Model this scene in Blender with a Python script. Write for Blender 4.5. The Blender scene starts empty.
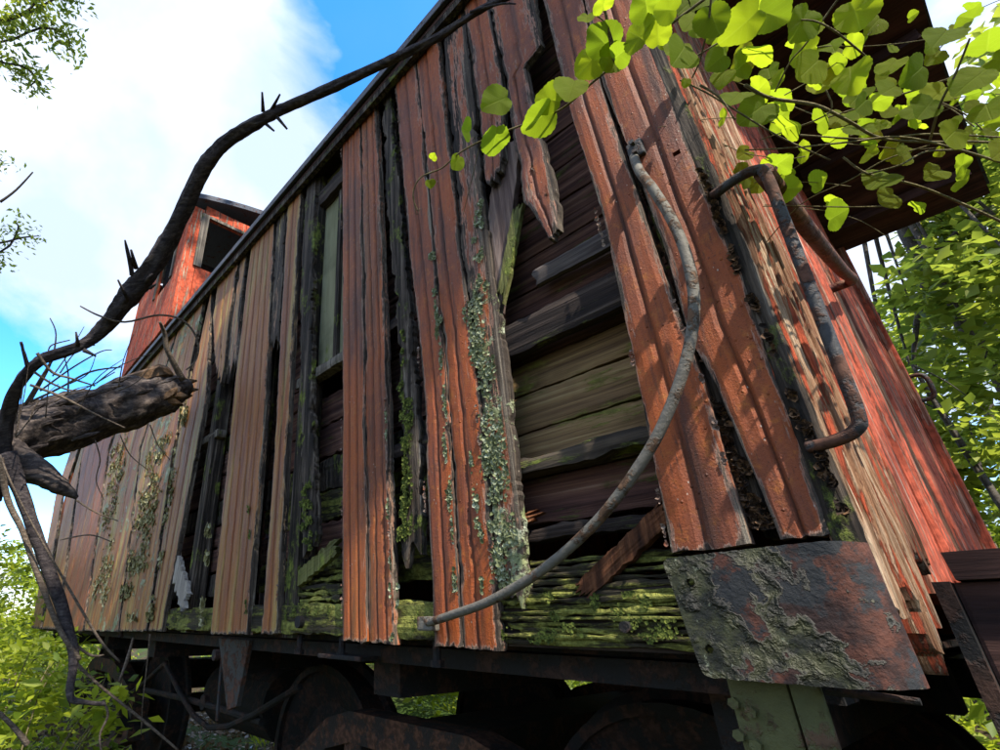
import bpy, bmesh, math, random
import numpy as np
from mathutils import Vector, Matrix, noise as mn
R_ = math.radians
SC = bpy.context.scene
COL = SC.collection
random.seed(7)

# ------------------------------------------------------------------ camera
F, PX, PY, YAW, PIT, ROL = 505.6, 367.84, 380.79, .901, .444, .005
CAM = Vector((.138, -.932, 1.100))
_f = Vector((-math.sin(YAW)*math.cos(PIT), math.cos(YAW)*math.cos(PIT), math.sin(PIT)))
_r = Vector((math.cos(YAW), math.sin(YAW), 0)); _u = _r.cross(_f)
CR = math.cos(ROL)*_r + math.sin(ROL)*_u; CU = -math.sin(ROL)*_r + math.cos(ROL)*_u
cd = bpy.data.cameras.new('camera'); cam = bpy.data.objects.new('camera', cd); COL.objects.link(cam)
m = Matrix((CR, CU, -_f)).transposed().to_4x4(); m.translation = CAM
cam.matrix_world = m
cd.sensor_width = 36; cd.lens = F/1000*36
cd.shift_x = (500-PX)/1000; cd.shift_y = (PY-375)/1000
cd.clip_start = .02; cd.clip_end = 3000
SC.camera = cam

# ------------------------------------------------------------------ sky and sun
SUN = Vector((.61, -.18, .77)).normalized()
w = bpy.data.worlds.new('World'); SC.world = w; w.use_nodes = True
nt = w.node_tree; nt.nodes.clear()
def wn(t, **k):
    n = nt.nodes.new(t)
    for a, b in k.items(): setattr(n, a, b)
    return n
out = wn('ShaderNodeOutputWorld'); bg = wn('ShaderNodeBackground')
sky = wn('ShaderNodeTexSky', sky_type='NISHITA', sun_disc=False, air_density=1.0, dust_density=.4, ozone_density=4.0)
sky.sun_elevation = math.asin(SUN.z); sky.sun_rotation = math.atan2(SUN.x, SUN.y)
tc = wn('ShaderNodeTexCoord')
mp = wn('ShaderNodeMapping'); mp.inputs['Scale'].default_value = (1.1, 1.1, 2.0); mp.inputs['Location'].default_value = (7.3, 7.7, 1.1)
n1 = wn('ShaderNodeTexNoise'); n1.inputs['Scale'].default_value = 1.7; n1.inputs['Detail'].default_value = 9; n1.inputs['Roughness'].default_value = .56; n1.inputs['Distortion'].default_value = .35
cr = wn('ShaderNodeValToRGB'); cr.color_ramp.elements[0].position = .36; cr.color_ramp.elements[1].position = .52; cr.color_ramp.elements[0].color = (.06, .06, .06, 1)
mx = wn('ShaderNodeMix', data_type='RGBA'); mx.clamp_factor = True
n2 = wn('ShaderNodeTexNoise'); n2.inputs['Scale'].default_value = 2.6; n2.inputs['Detail'].default_value = 7; n2.inputs['Roughness'].default_value = .5
cr2 = wn('ShaderNodeValToRGB'); cr2.color_ramp.elements[0].position = .42; cr2.color_ramp.elements[1].position = .70; cr2.color_ramp.elements[0].color = (2.7/8, 3.3/8, 4.5/8, 1); cr2.color_ramp.elements[1].color = (5.2/8, 5.4/8, 5.8/8, 1)
sc8 = wn('ShaderNodeVectorMath', operation='SCALE'); sc8.inputs['Scale'].default_value = 8.0
nt.links.new(tc.outputs['Generated'], n2.inputs['Vector']); nt.links.new(n2.outputs['Fac'], cr2.inputs[0]); nt.links.new(cr2.outputs[0], sc8.inputs[0]); nt.links.new(sc8.outputs[0], mx.inputs[7])
hs = wn('ShaderNodeHueSaturation'); hs.inputs['Saturation'].default_value = 1.35; hs.inputs['Value'].default_value = 2.0
nt.links.new(tc.outputs['Generated'], mp.inputs[0]); nt.links.new(mp.outputs[0], n1.inputs['Vector'])
acc = n1.outputs['Fac']
def clear_patch(acc, u, v, sharp, amt):        # a gap in the cloud cover round one direction of the sky
    d = (_f+CR*((u-PX)/F)-CU*((v-PY)/F)).normalized()
    dt = wn('ShaderNodeVectorMath', operation='DOT_PRODUCT'); dt.inputs[1].default_value = d
    nrm_ = wn('ShaderNodeVectorMath', operation='NORMALIZE'); nt.links.new(tc.outputs['Generated'], nrm_.inputs[0]); nt.links.new(nrm_.outputs[0], dt.inputs[0])
    mr = wn('ShaderNodeMapRange', interpolation_type='SMOOTHSTEP'); nt.links.new(dt.outputs['Value'], mr.inputs[0])
    mr.inputs[1].default_value = math.cos(sharp); mr.inputs[2].default_value = 1; mr.inputs[4].default_value = amt
    sb = wn('ShaderNodeMath', operation='SUBTRACT'); nt.links.new(acc, sb.inputs[0]); nt.links.new(mr.outputs[0], sb.inputs[1]); return sb.outputs[0]
acc = clear_patch(acc, 20, 380, .32, .20); acc = clear_patch(acc, 385, 15, .22, .13); acc = clear_patch(acc, 130, 170, .45, -.12)
nt.links.new(acc, cr.inputs[0]); nt.links.new(cr.outputs[0], mx.inputs[0]); nt.links.new(sky.outputs[0], hs.inputs['Color']); nt.links.new(hs.outputs[0], mx.inputs[6])
nt.links.new(mx.outputs[2], bg.inputs[0]); bg.inputs[1].default_value = .14
nt.links.new(bg.outputs[0], out.inputs[0])
sl = bpy.data.lights.new('sun', 'SUN'); sl.energy = 5.0; sl.angle = R_(.5); sl.color = (1, .93, .82)
so = bpy.data.objects.new('sun', sl); COL.objects.link(so); so.rotation_euler = SUN.to_track_quat('Z', 'Y').to_euler()
SC.view_settings.view_transform = 'Standard'; SC.view_settings.look = 'None'
SC.view_settings.exposure = 1.1; SC.view_settings.gamma = 1; SC.view_settings.use_curve_mapping = False
SC.render.engine = 'CYCLES'
SC.cycles.max_bounces = 7; SC.cycles.transparent_max_bounces = 8

# ------------------------------------------------------------------ placing helpers (photo pixel -> point on a real plane)
def ray(u, v): return _f + CR*((u-PX)/F) - CU*((v-PY)/F)
def sp(u, v, y=0.):                     # on the plane of the side wall (or y behind it)
    d = ray(u, v); return CAM + d*((y-CAM.y)/d.y)
def ep(u, v, x=0.):                     # on the plane of the end wall
    d = ray(u, v); return CAM + d*((x-CAM.x)/d.x)
def dp(u, v, dist):                     # at a distance
    return CAM + ray(u, v).normalized()*dist
def nz(*a): return mn.noise(Vector(a))
def fb(x, y, z, o=3):
    s = 0; a = 1
    for i in range(o): s += a*mn.noise(Vector((x, y, z))*(2**i)); a *= .5
    return s

# ------------------------------------------------------------------ object helpers
def link(name, me, mat=None, parent=None):
    o = bpy.data.objects.new(name, me); COL.objects.link(o)
    if mat: me.materials.append(mat)
    if parent: o.parent = parent
    return o
def tag(o, label, cat, group=None, kind=None):
    o['label'] = label; o['category'] = cat
    if group: o['group'] = group
    if kind: o['kind'] = kind
    return o
def thing(name, label, cat, group=None, loc=(0, 0, 0)):
    o = bpy.data.objects.new(name, None); COL.objects.link(o); o.location = loc; o.empty_display_size = .1
    return tag(o, label, cat, group)
def mesh(name, V, Fc, smooth=False, attrs=None):
    me = bpy.data.meshes.new(name); me.from_pydata([tuple(v) for v in V], [], Fc)
    if smooth: me.polygons.foreach_set('use_smooth', [True]*len(me.polygons))
    if attrs:
        for k, vals in attrs.items():
            a = me.attributes.new(k, 'FLOAT', 'POINT'); a.data.foreach_set('value', vals)
    me.update(); return me
class MB:
    def __init__(s): s.V = []; s.F = []
    def box(s, x0, x1, y0, y1, z0, z1, jit=0, M=None):
        b = len(s.V)
        for z in (z0, z1):
            for (x, y) in ((x0, y0), (x1, y0), (x1, y1), (x0, y1)):
                p = Vector((x, y, z))
                if jit: p += Vector((random.uniform(-jit, jit), random.uniform(-jit, jit), random.uniform(-jit, jit)))
                s.V.append(M @ p if M else p)
        for f in ((0, 3, 2, 1), (4, 5, 6, 7), (0, 1, 5, 4), (1, 2, 6, 5), (2, 3, 7, 6), (3, 0, 4, 7)): s.F.append([b+i for i in f])
        return s
    def tube(s, pts, rad, n=10, smooth=6, bump=0, cap=True, seed=0):
        P = [Vector(p) for p in pts]
        Rr = list(rad) if hasattr(rad, '__len__') else [rad]*len(P)
        if smooth and len(P) > 2:
            Q = []; RQ = []
            for i in range(len(P)-1):
                a = P[max(i-1, 0)]; b = P[i]; c = P[i+1]; d = P[min(i+2, len(P)-1)]
                for k in range(smooth):
                    t = k/smooth
                    Q.append(.5*((2*b)+(c-a)*t+(2*a-5*b+4*c-d)*t*t+(3*b-a-3*c+d)*t**3)); RQ.append(Rr[i]*(1-t)+Rr[i+1]*t)
            Q.append(P[-1]); RQ.append(Rr[-1]); P, Rr = Q, RQ
        T = [(P[min(i+1, len(P)-1)]-P[max(i-1, 0)]).normalized() for i in range(len(P))]
        up = Vector((.3, .2, 1)).normalized()
        if abs(T[0].dot(up)) > .95: up = Vector((1, 0, 0))
        nrm = (up-T[0]*up.dot(T[0])).normalized(); base = len(s.V)
        for i, (p, t) in enumerate(zip(P, T)):
            nrm = (nrm-t*nrm.dot(t)).normalized(); bi = t.cross(nrm)
            for k in range(n):
                a = 2*math.pi*k/n; d = nrm*math.cos(a)+bi*math.sin(a)
                r = Rr[i]
                if bump: r *= 1+bump*(fb(d.x*1.7+seed, d.y*1.7+i*1.3/max(smooth, 1), d.z*1.7+seed*3)+.5*nz(d.x*4+seed, d.z*4+seed, i*.5/max(smooth, 1)+d.y*4))
                s.V.append(p+d*r)
        for i in range(len(P)-1):
            for k in range(n):
                a = base+i*n+k; b = base+i*n+(k+1) % n
                s.F.append([a, b, b+n, a+n])
        if cap:
            s.F.append([base+k for k in range(n)][::-1]); s.F.append([base+(len(P)-1)*n+k for k in range(n)])
        return s
    def cyl(s, c, axis, r, h, n=24):
        axis = Vector(axis).normalized(); c = Vector(c)
        return s.tube([c-axis*h/2, c+axis*h/2], r, n=n, smooth=0)
    def done(s, name, mat, parent=None, smooth=False, bevel=0):
        me = mesh(name, s.V, s.F, smooth)
        if bevel:
            bm = bmesh.new(); bm.from_mesh(me)
            bmesh.ops.bevel(bm, geom=bm.edges[:], offset=bevel, segments=2, affect='EDGES', profile=.6)
            bm.to_mesh(me); bm.free()
        return link(name, me, mat, parent)

# ------------------------------------------------------------------ materials
class G:
    """small node graph helper"""
    def __init__(s, name):
        s.m = bpy.data.materials.new(name); s.m.use_nodes = True; s.t = s.m.node_tree; s.t.nodes.clear()
        s.o = s.n('ShaderNodeOutputMaterial'); s.tc = s.n('ShaderNodeTexCoord').outputs['Object']
    def n(s, t, **k):
        n = s.t.nodes.new(t)
        for a, b in k.items(): setattr(n, a, b)
        return n
    def set(s, sock, v):
        if isinstance(v, bpy.types.NodeSocket): s.t.links.new(v, sock)
        elif isinstance(v, (tuple, list)) and len(v) == 3 and sock.type == 'RGBA': sock.default_value = (*v, 1)
        else: sock.default_value = v
    def map(s, scale, loc=(0, 0, 0), vec=None, rot=(0, 0, 0)):
        m = s.n('ShaderNodeMapping'); s.set(m.inputs['Vector'], vec or s.tc)
        m.inputs['Scale'].default_value = scale; m.inputs['Location'].default_value = loc; m.inputs['Rotation'].default_value = rot
        return m.outputs[0]
    def noise(s, scale, detail=5, rough=.55, vec=None, dist=0, col=False):
        n = s.n('ShaderNodeTexNoise'); s.set(n.inputs['Vector'], vec or s.tc)
        n.inputs['Scale'].default_value = scale; n.inputs['Detail'].default_value = detail
        n.inputs['Roughness'].default_value = rough; n.inputs['Distortion'].default_value = dist
        return n.outputs[1 if col else 0]
    def vor(s, scale, vec=None, feature='F1', out=0, rnd=1):
        n = s.n('ShaderNodeTexVoronoi', feature=feature); s.set(n.inputs['Vector'], vec or s.tc)
        n.inputs['Scale'].default_value = scale; n.inputs['Randomness'].default_value = rnd
        return n.outputs[out]
    def ramp(s, fac, stops):
        n = s.n('ShaderNodeValToRGB'); s.set(n.inputs[0], fac); e = n.color_ramp.elements
        while len(e) < len(stops): e.new(.5)
        for i, (p, c) in enumerate(stops):
            e[i].position = p; e[i].color = (*c, 1) if hasattr(c, '__len__') else (c, c, c, 1)
        return n.outputs[0]
    def mix(s, f, a, b, bt='MIX'):
        n = s.n('ShaderNodeMix', data_type='RGBA', blend_type=bt); s.set(n.inputs[0], f); s.set(n.inputs[6], a); s.set(n.inputs[7], b)
        return n.outputs[2]
    def math(s, op, a, b=0., c=0.):
        n = s.n('ShaderNodeMath', operation=op); s.set(n.inputs[0], a); s.set(n.inputs[1], b); s.set(n.inputs[2], c)
        return n.outputs[0]
    def step(s, v, lo, hi):
        n = s.n('ShaderNodeMapRange', interpolation_type='SMOOTHSTEP'); s.set(n.inputs[0], v); s.set(n.inputs[1], lo); s.set(n.inputs[2], hi)
        return n.outputs[0]
    def attr(s, name, typ='GEOMETRY'):
        return s.n('ShaderNodeAttribute', attribute_name=name, attribute_type=typ).outputs['Fac']
    def bump(s, h, dist=.01, strength=1., nrm=None):
        n = s.n('ShaderNodeBump'); s.set(n.inputs['Height'], h); n.inputs['Distance'].default_value = dist; n.inputs['Strength'].default_value = strength
        if nrm: s.set(n.inputs['Normal'], nrm)
        return n.outputs[0]
    def bsdf(s, col, rough=.8, nrm=None, metal=0., spec=.3):
        b = s.n('ShaderNodeBsdfPrincipled'); s.set(b.inputs['Base Color'], col); s.set(b.inputs['Roughness'], rough); s.set(b.inputs['Metallic'], metal)
        s.set(b.inputs['Specular IOR Level'], spec)
        if nrm: s.set(b.inputs['Normal'], nrm)
        s.t.links.new(b.outputs[0], s.o.inputs[0]); return b

def lichen_layer(g, col, amt, h, scale=95.):
    """crusty pale lichen in clumps; amt is a socket or number 0..1"""
    wv = g.noise(9, 3, .6, col=True)
    v = g.n('ShaderNodeVectorMath', operation='MULTIPLY_ADD'); g.set(v.inputs[0], wv); v.inputs[1].default_value = (.05,)*3; g.set(v.inputs[2], g.tc)
    pt = g.noise(14, 6, .72, vec=v.outputs[0])
    big = g.noise(3.2, 3, .6)
    s_ = g.math('ADD', g.math('MULTIPLY', pt, .62), g.math('MULTIPLY', big, .38))
    th = g.math('SUBTRACT', .76, g.math('MULTIPLY', amt, .27))
    mask = g.step(s_, th, g.math('ADD', th, .035))
    fine = g.noise(scale, 3, .7)
    mask = g.math('MULTIPLY', mask, g.step(fine, .33, .45))
    lc = g.ramp(g.noise(22, 3), [(.3, (.10, .12, .04)), (.5, (.22, .24, .12)), (.72, (.38, .41, .30))])
    return g.mix(mask, col, lc), g.math('ADD', h, g.math('MULTIPLY', mask, g.math('ADD', .5, fine))), mask

def grain(g, z=1.2, xy=30, vert=True, loc=(0, 0, 0)):
    sc = (xy, xy, z) if vert else (z, xy, xy)
    return g.noise(1., 8, .68, vec=g.map(sc, loc), dist=.5)

def mat_siding():
    g = G('weathered_red_paint')
    wear = g.attr('wear', 'OBJECT'); tint = g.attr('tint', 'OBJECT'); lich = g.attr('lichen', 'OBJECT'); moss = g.attr('moss', 'OBJECT')
    edge = g.attr('edge'); groove = g.attr('groove')
    # paint: rust red, dirtier and more purple in drifts
    p = g.mix(g.step(g.noise(2.6, 4, .6, vec=g.map((1.5, 1.5, .7))), .38, .64), (.29, .064, .012), (.155, .045, .022))
    p = g.mix(g.step(g.noise(40, 5, .7), .5, .75), p, (.33, .105, .018))
    soot = g.noise(1, 6, .65, vec=g.map((22, 22, 1.6), (3, 1, 2)))
    p = g.mix(g.math('MULTIPLY', g.step(soot, .46, .66), .8), p, (.042, .019, .013))
    # sun-bleached / algae browned paint for the far boards
    b = g.mix(g.step(g.noise(1, 5, .6, vec=g.map((26, 26, 1.1))), .38, .62), (.34, .150, .036), (.19, .066, .020))
    b = g.mix(g.step(g.noise(1, 4, .6, vec=g.map((14, 14, .8), (5, 5, 5))), .50, .64), b, (.34, .26, .07))
    p = g.mix(g.math('MULTIPLY', tint, g.step(g.noise(1, 5, .6, vec=g.map((16, 16, .9), (9, 2, 4))), .22, .5)), p, b)
    # bare wood shows where paint has gone, mostly on edges
    gr = grain(g, 1.1, 60)
    wood = g.ramp(gr, [(.34, (.008, .006, .005)), (.46, (.035, .026, .020)), (.58, (.10, .078, .058)), (.70, (.32, .27, .20))])
    ch = g.noise(1, 9, .72, vec=g.map((55, 55, 5.5), (1, 7, 3)))
    k = g.math('ADD', ch, g.math('MULTIPLY', edge, .27))
    k = g.math('ADD', k, g.math('MULTIPLY', wear, .34))
    wm = g.step(k, .70, .755)
    col = g.mix(wm, p, wood)
    rim = g.math('MULTIPLY', g.step(k, .675, .70), g.math('SUBTRACT', 1., wm))
    col = g.mix(g.math('MULTIPLY', rim, .35), col, (.45, .36, .28))
    col = g.mix(g.math('MULTIPLY', groove, .6), col, (.035, .018, .012))
    # fine chips and specks
    sp_ = g.step(g.vor(85., vec=g.map((1, 1, .6))), .13, .07)
    sp_ = g.math('MULTIPLY', sp_, g.step(g.noise(11, 3), .52, .60))
    col = g.mix(sp_, col, (.36, .30, .24))
    h = g.math('ADD', g.math('MULTIPLY', wm, -.6), g.math('MULTIPLY', g.math('MULTIPLY', gr, wm), 1.3))
    h = g.math('ADD', h, g.math('MULTIPLY', g.noise(1, 6, .7, vec=g.map((90, 90, 9))), .6))
    pit = g.noise(230, 4, .75); h = g.math('ADD', h, g.math('MULTIPLY', pit, .55))
    col = g.mix(g.math('MULTIPLY', g.step(pit, .55, .68), .6), col, (.030, .018, .014))
    dirt = g.noise(1, 7, .75, vec=g.map((130, 130, 16), (3, 3, 8))); col = g.mix(g.math('MULTIPLY', g.step(dirt, .54, .66), .55), col, (.028, .019, .016))
    bl = g.step(g.vor(60., vec=g.map((1, 1, .8), (4, 4, 4))), .16, .05); h = g.math('ADD', h, g.math('MULTIPLY', g.math('MULTIPLY', bl, g.step(g.noise(9, 3), .46, .55)), .9))
    # moss
    mm = g.step(g.math('ADD', g.noise(16, 6, .75), g.math('MULTIPLY', moss, .30)), .72, .84)
    mm = g.math('MULTIPLY', mm, g.step(moss, .01, .1))
    col = g.mix(mm, col, g.ramp(g.noise(50, 4), [(.35, (.035, .05, .008)), (.65, (.17, .20, .035))]))
    lich = g.math('MULTIPLY', lich, g.attr('lfade')); col, h, lm = lichen_layer(g, col, lich, h)
    g.bsdf(col, g.mix(wm, (.55,)*3, (.9,)*3), g.bump(h, .0034), spec=.22)
    return g.m

def mat_wood(name, stops, scale=60, z=1.1, vert=True, moss=0., lich=0., red=None, dist=.003, mosscol=((.04, .055, .01), (.20, .23, .04))):
    g = G(name)
    gr = grain(g, z, scale, vert)
    col = g.ramp(gr, stops)
    blot = g.noise(3.5, 4, .6)
    col = g.mix(g.math('MULTIPLY', g.step(blot, .45, .7), .55), col, tuple(c*.45 for c in stops[0][1]))
    h = g.math('MULTIPLY', gr, 1.6)
    if red:
        ch = g.noise(1, 8, .72, vec=g.map((45, 45, 3.2) if vert else (3.2, 45, 45), (4, 4, 4)))
        rm = g.step(ch, red[1], red[1]+.04)
        col = g.mix(rm, col, g.mix(g.step(g.noise(30, 4), .4, .65), red[0], tuple(c*.55 for c in red[0]))); h = g.math('ADD', h, g.math('MULTIPLY', rm, .5))
    if moss:
        mmk = g.noise(1, 7, .72, vec=g.map((5, 9, 26) if not vert else (14, 14, 7), (2, 2, 2)))
        mk = g.step(mmk, .63-.24*moss, .74-.24*moss)
        mc = g.ramp(g.noise(45, 5, .7), [(.32, mosscol[0]), (.66, mosscol[1])])
        col = g.mix(mk, col, mc); h = g.math('ADD', h, g.math('MULTIPLY', mk, g.noise(120, 3)))
    if lich: col, h, _ = lichen_layer(g, col, lich, h)
    g.bsdf(col, .88, g.bump(h, dist), spec=.2)
    return g.m

def mat_plate():
    g = G('flaking_green_black_steel')
    wv = g.noise(6, 4, .6, col=True)
    v = g.n('ShaderNodeVectorMath', operation='MULTIPLY_ADD'); g.set(v.inputs[0], wv); v.inputs[1].default_value = (.07,)*3; g.set(v.inputs[2], g.tc)
    n = g.noise(11, 7, .62, vec=v.outputs[0])
    side = g.math('MULTIPLY', g.math('ADD', g.n('ShaderNodeSeparateXYZ').outputs[0], 0), 0)
    sx = g.n('ShaderNodeSeparateXYZ'); g.set(sx.inputs[0], g.tc)
    k = g.math('ADD', n, g.math('MULTIPLY', g.math('ADD', sx.outputs[0], .155), .75))
    rm = g.step(k, .535, .55)
    paint = g.mix(g.step(g.noise(28, 6, .7), .42, .62), (.013, .013, .008), (.048, .048, .020))
    paint = g.mix(g.step(g.noise(60, 4, .7), .62, .72), paint, (.20, .21, .14))
    rust = g.mix(g.step(g.noise(20, 6, .7), .40, .62), (.022, .011, .009), (.085, .030, .018))
    rust = g.mix(g.step(g.noise(13, 7, .72), .50, .56), rust, (.020, .021, .022))
    col = g.mix(rm, paint, rust)
    rim = g.math('MULTIPLY', g.step(k, .512, .53), g.math('SUBTRACT', 1., rm))
    col = g.mix(g.math('MULTIPLY', rim, .30), col, (.20, .17, .14))
    h = g.math('ADD', g.math('MULTIPLY', rm, -1.2), g.math('MULTIPLY', g.noise(35, 6, .7), .8))
    h = g.math('ADD', h, g.math('MULTIPLY', g.step(k, .44, .53), .9))
    g.bsdf(col, g.mix(rm, (.55,)*3, (.8,)*3), g.bump(h, .006), metal=.0, spec=.28)
    return g.m

def mat_steel(name, base, rust, thr=.5, rough=.5, metal=.3, sc=18):
    g = G(name)
    n = g.noise(sc, 6, .68)
    mk = g.step(n, thr-.04, thr+.05)
    col = g.mix(mk, g.mix(g.noise(60, 3), base, tuple(c*.5 for c in base)), g.mix(g.step(g.noise(50, 4), .4, .6), rust, tuple(c*.45 for c in rust)))
    g.bsdf(col, g.mix(mk, (rough,)*3, (.85,)*3), g.bump(g.math('ADD', g.noise(90, 5, .7), g.math('MULTIPLY', mk, .8)), .0026), metal=metal)
    return g.m

def mat_bark(name, a, b, c, sc=26, lich=0.):
    g = G(name)
    n = g.noise(sc, 8, .7, dist=.8)
    n2 = g.noise(1, 6, .72, vec=g.map((sc*.35, sc*3, sc*3), vec=g.map((1, 1, 1), rot=(0, .3, -.9))))
    k = g.math('ADD', g.math('MULTIPLY', n, .35), g.math('MULTIPLY', n2, .65))
    col = g.ramp(k, [(.36, a), (.5, b), (.66, c)])
    h = g.math('MULTIPLY', k, 2.)
    if lich: col, h, _ = lichen_layer(g, col, lich, h)
    g.bsdf(col, .9, g.bump(h, .008), spec=.2)
    return g.m

def mat_leaf(name, dark, light, trans=.45, vein=False, rough=.5, spec=.35):
    g = G(name)
    r = g.attr('rnd')
    col = g.mix(r, dark, light)
    nrm = None
    if vein:
        lx = g.attr('lx'); ly = g.attr('ly')
        ax = g.math('ABSOLUTE', lx)
        mid = g.step(ax, .03, .008)
        ph = g.math('SUBTRACT', ly, g.math('MULTIPLY', g.math('POWER', ax, .8), .72))
        ph = g.math('ADD', ph, g.math('MULTIPLY', g.noise(9, 2), .05))
        sv = g.math('ABSOLUTE', g.math('SUBTRACT', g.math('FRACT', g.math('MULTIPLY', ph, 5.2)), .5))
        sv = g.math('MULTIPLY', g.step(sv, .07, .02), .7)
        vm = g.math('MAXIMUM', mid, sv)
        net = g.step(g.vor(26., feature='DISTANCE_TO_EDGE', vec=g.n_comb(lx, ly)), .05, .01) if hasattr(g, 'n_comb') else 0.
        col = g.mix(g.math('MULTIPLY', vm, .28), col, tuple(min(1, x*1.5+.05) for x in light))
        col = g.mix(g.step(g.noise(45, 5, .7), .60, .72), col, tuple(x*.55 for x in dark))
        nrm = g.bump(g.math('ADD', g.math('MULTIPLY', vm, -.8), g.noise(60, 3)), .0012)
    b = g.bsdf(col, rough, nrm, spec=spec)
    tr = g.n('ShaderNodeBsdfTranslucent')
    tcol = g.mix(.6, col, g.mix(r, tuple(min(1, x*2.6) for x in dark), tuple(min(1, x*2.4) for x in light)))
    g.set(tr.inputs[0], tcol)
    ms = g.n('ShaderNodeMixShader'); ms.inputs[0].default_value = trans
    g.t.links.new(b.outputs[0], ms.inputs[1]); g.t.links.new(tr.outputs[0], ms.inputs[2]); g.t.links.new(ms.outputs[0], g.o.inputs[0])
    return g.m

M_SID = mat_siding()
M_GREY = mat_wood('grey_bare_wood', [(.30, (.02, .017, .014)), (.46, (.085, .07, .055)), (.60, (.19, .16, .125)), (.8, (.36, .32, .26))], moss=.1, lich=.25)
M_DARK = mat_wood('rotten_dark_wood', [(.34, (.006, .005, .004)), (.47, (.026, .019, .014)), (.57, (.085, .064, .048)), (.70, (.24, .20, .155))], scale=55, z=2.2, moss=.38, dist=.007)
M_PLANK = mat_wood('brown_inner_plank', [(.30, (.008, .005, .005)), (.45, (.070, .031, .024)), (.58, (.14, .068, .046)), (.72, (.25, .15, .10))], scale=50, z=1.3, dist=.005, vert=False, moss=.30, mosscol=((.06, .065, .015), (.12, .13, .03)))
M_MOSS = mat_wood('mossy_rotten_sill', [(.30, (.010, .009, .006)), (.48, (.03, .024, .015)), (.62, (.07, .055, .03)), (.8, (.12, .10, .06))], scale=30, z=2.2, vert=False, moss=.80, dist=.010, mosscol=((.060, .066, .012), (.27, .27, .06)))
M_BEAM = mat_wood('horizontal_dark_beam', [(.32, (.006, .004, .004)), (.48, (.024, .016, .013)), (.60, (.06, .043, .034)), (.76, (.15, .12, .095))], dist=.006, scale=46, z=1.6, vert=False, moss=.22)
M_END = mat_wood('splintered_red_end_wood', [(.30, (.035, .014, .008)), (.42, (.17, .070, .032)), (.52, (.30, .155, .08)), (.66, (.56, .43, .29))], scale=75, z=1.3, red=((.42, .080, .032), .52), dist=.012)
M_ENDR = mat_wood('faded_red_end_plank', [(.30, (.04, .016, .010)), (.44, (.15, .05, .03)), (.56, (.32, .16, .10)), (.70, (.55, .38, .30))], scale=60, z=.9, red=((.42, .085, .042), .45), dist=.006)
M_RUSTW = mat_wood('rust_brown_broken_wood', [(.28, (.02, .008, .004)), (.45, (.10, .035, .014)), (.60, (.22, .085, .035)), (.8, (.36, .20, .11))], scale=50, z=4., dist=.006)
M_GREENW = mat_wood('green_stained_slat', [(.3, (.03, .03, .012)), (.5, (.12, .12, .035)), (.75, (.30, .28, .12))], scale=60, z=1.6, moss=.4)
M_PANE = mat_wood('algae_stained_panel', [(.3, (.12, .12, .06)), (.5, (.22, .21, .12)), (.75, (.34, .32, .20))], scale=12, z=1.2, moss=.15, dist=.001)
M_CUP = mat_wood('bright_red_cupola_paint', [(.28, (.10, .05, .03)), (.45, (.28, .20, .13)), (.60, (.40, .30, .2)), (.8, (.55, .48, .4))], scale=24, z=.8, red=((.48, .082, .034), .42), dist=.004)
M_ROOF = mat_steel('dark_roof_metal', (.05, .055, .07), (.09, .04, .03), .58, .5, .3)
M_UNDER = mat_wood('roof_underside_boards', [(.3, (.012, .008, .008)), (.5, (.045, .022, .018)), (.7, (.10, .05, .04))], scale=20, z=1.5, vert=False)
M_PLATE = mat_plate()
M_PIPE = mat_steel('grey_pipe_steel', (.15, .135, .11), (.12, .065, .035), .54, .72, .12, 26)
M_IRON = mat_steel('black_iron', (.05, .048, .048), (.10, .045, .028), .50, .62, .2, 24)
M_RUST_SHADED = mat_steel('shaded_rusty_underframe', (.011, .010, .010), (.045, .022, .015), .52, .8, .05, 14)  # rust with the shade under the car darkened into its colour
M_RUSTF = mat_steel('rusty_side_frame', (.025, .018, .015), (.10, .045, .026), .50, .75, .1, 12)
M_GREENST = mat_steel('algae_green_steel', (.10, .10, .035), (.10, .055, .03), .56, .7, .1, 12)
M_DEADB = mat_bark('dead_branch_bark', (.014, .012, .014), (.045, .036, .036), (.12, .10, .09), 30)
M_LOG = mat_bark('dark_log_bark', (.012, .010, .010), (.055, .043, .038), (.20, .155, .125), 16)  # dark bark with paler grey-brown ridges
M_LOGW = mat_wood('torn_log_wood', [(.3, (.03, .018, .010)), (.5, (.13, .075, .04)), (.7, (.30, .19, .11))], scale=20, z=4, vert=False, dist=.01)
M_TWIG = mat_bark('twig_bark', (.05, .035, .025), (.12, .09, .065), (.24, .19, .14), 40)
M_VST = mat_bark('vine_stem', (.08, .07, .03), (.16, .13, .06), (.26, .22, .12), 40)
M_TRUNK = mat_bark('tree_bark', (.02, .017, .013), (.06, .05, .04), (.14, .12, .095), 12, .1)
M_VLEAF = mat_leaf('vine_leaf_green', (.10, .150, .006), (.20, .25, .008), .68, True, .6, .12)
M_FOL = mat_leaf('woodland_foliage', (.045, .085, .012), (.26, .29, .028), .52)
M_FOLB = mat_leaf('sunny_foliage', (.05, .10, .010), (.32, .36, .022), .5)
M_FOLD = mat_leaf('dark_foliage', (.018, .045, .016), (.07, .12, .03), .35)

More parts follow.
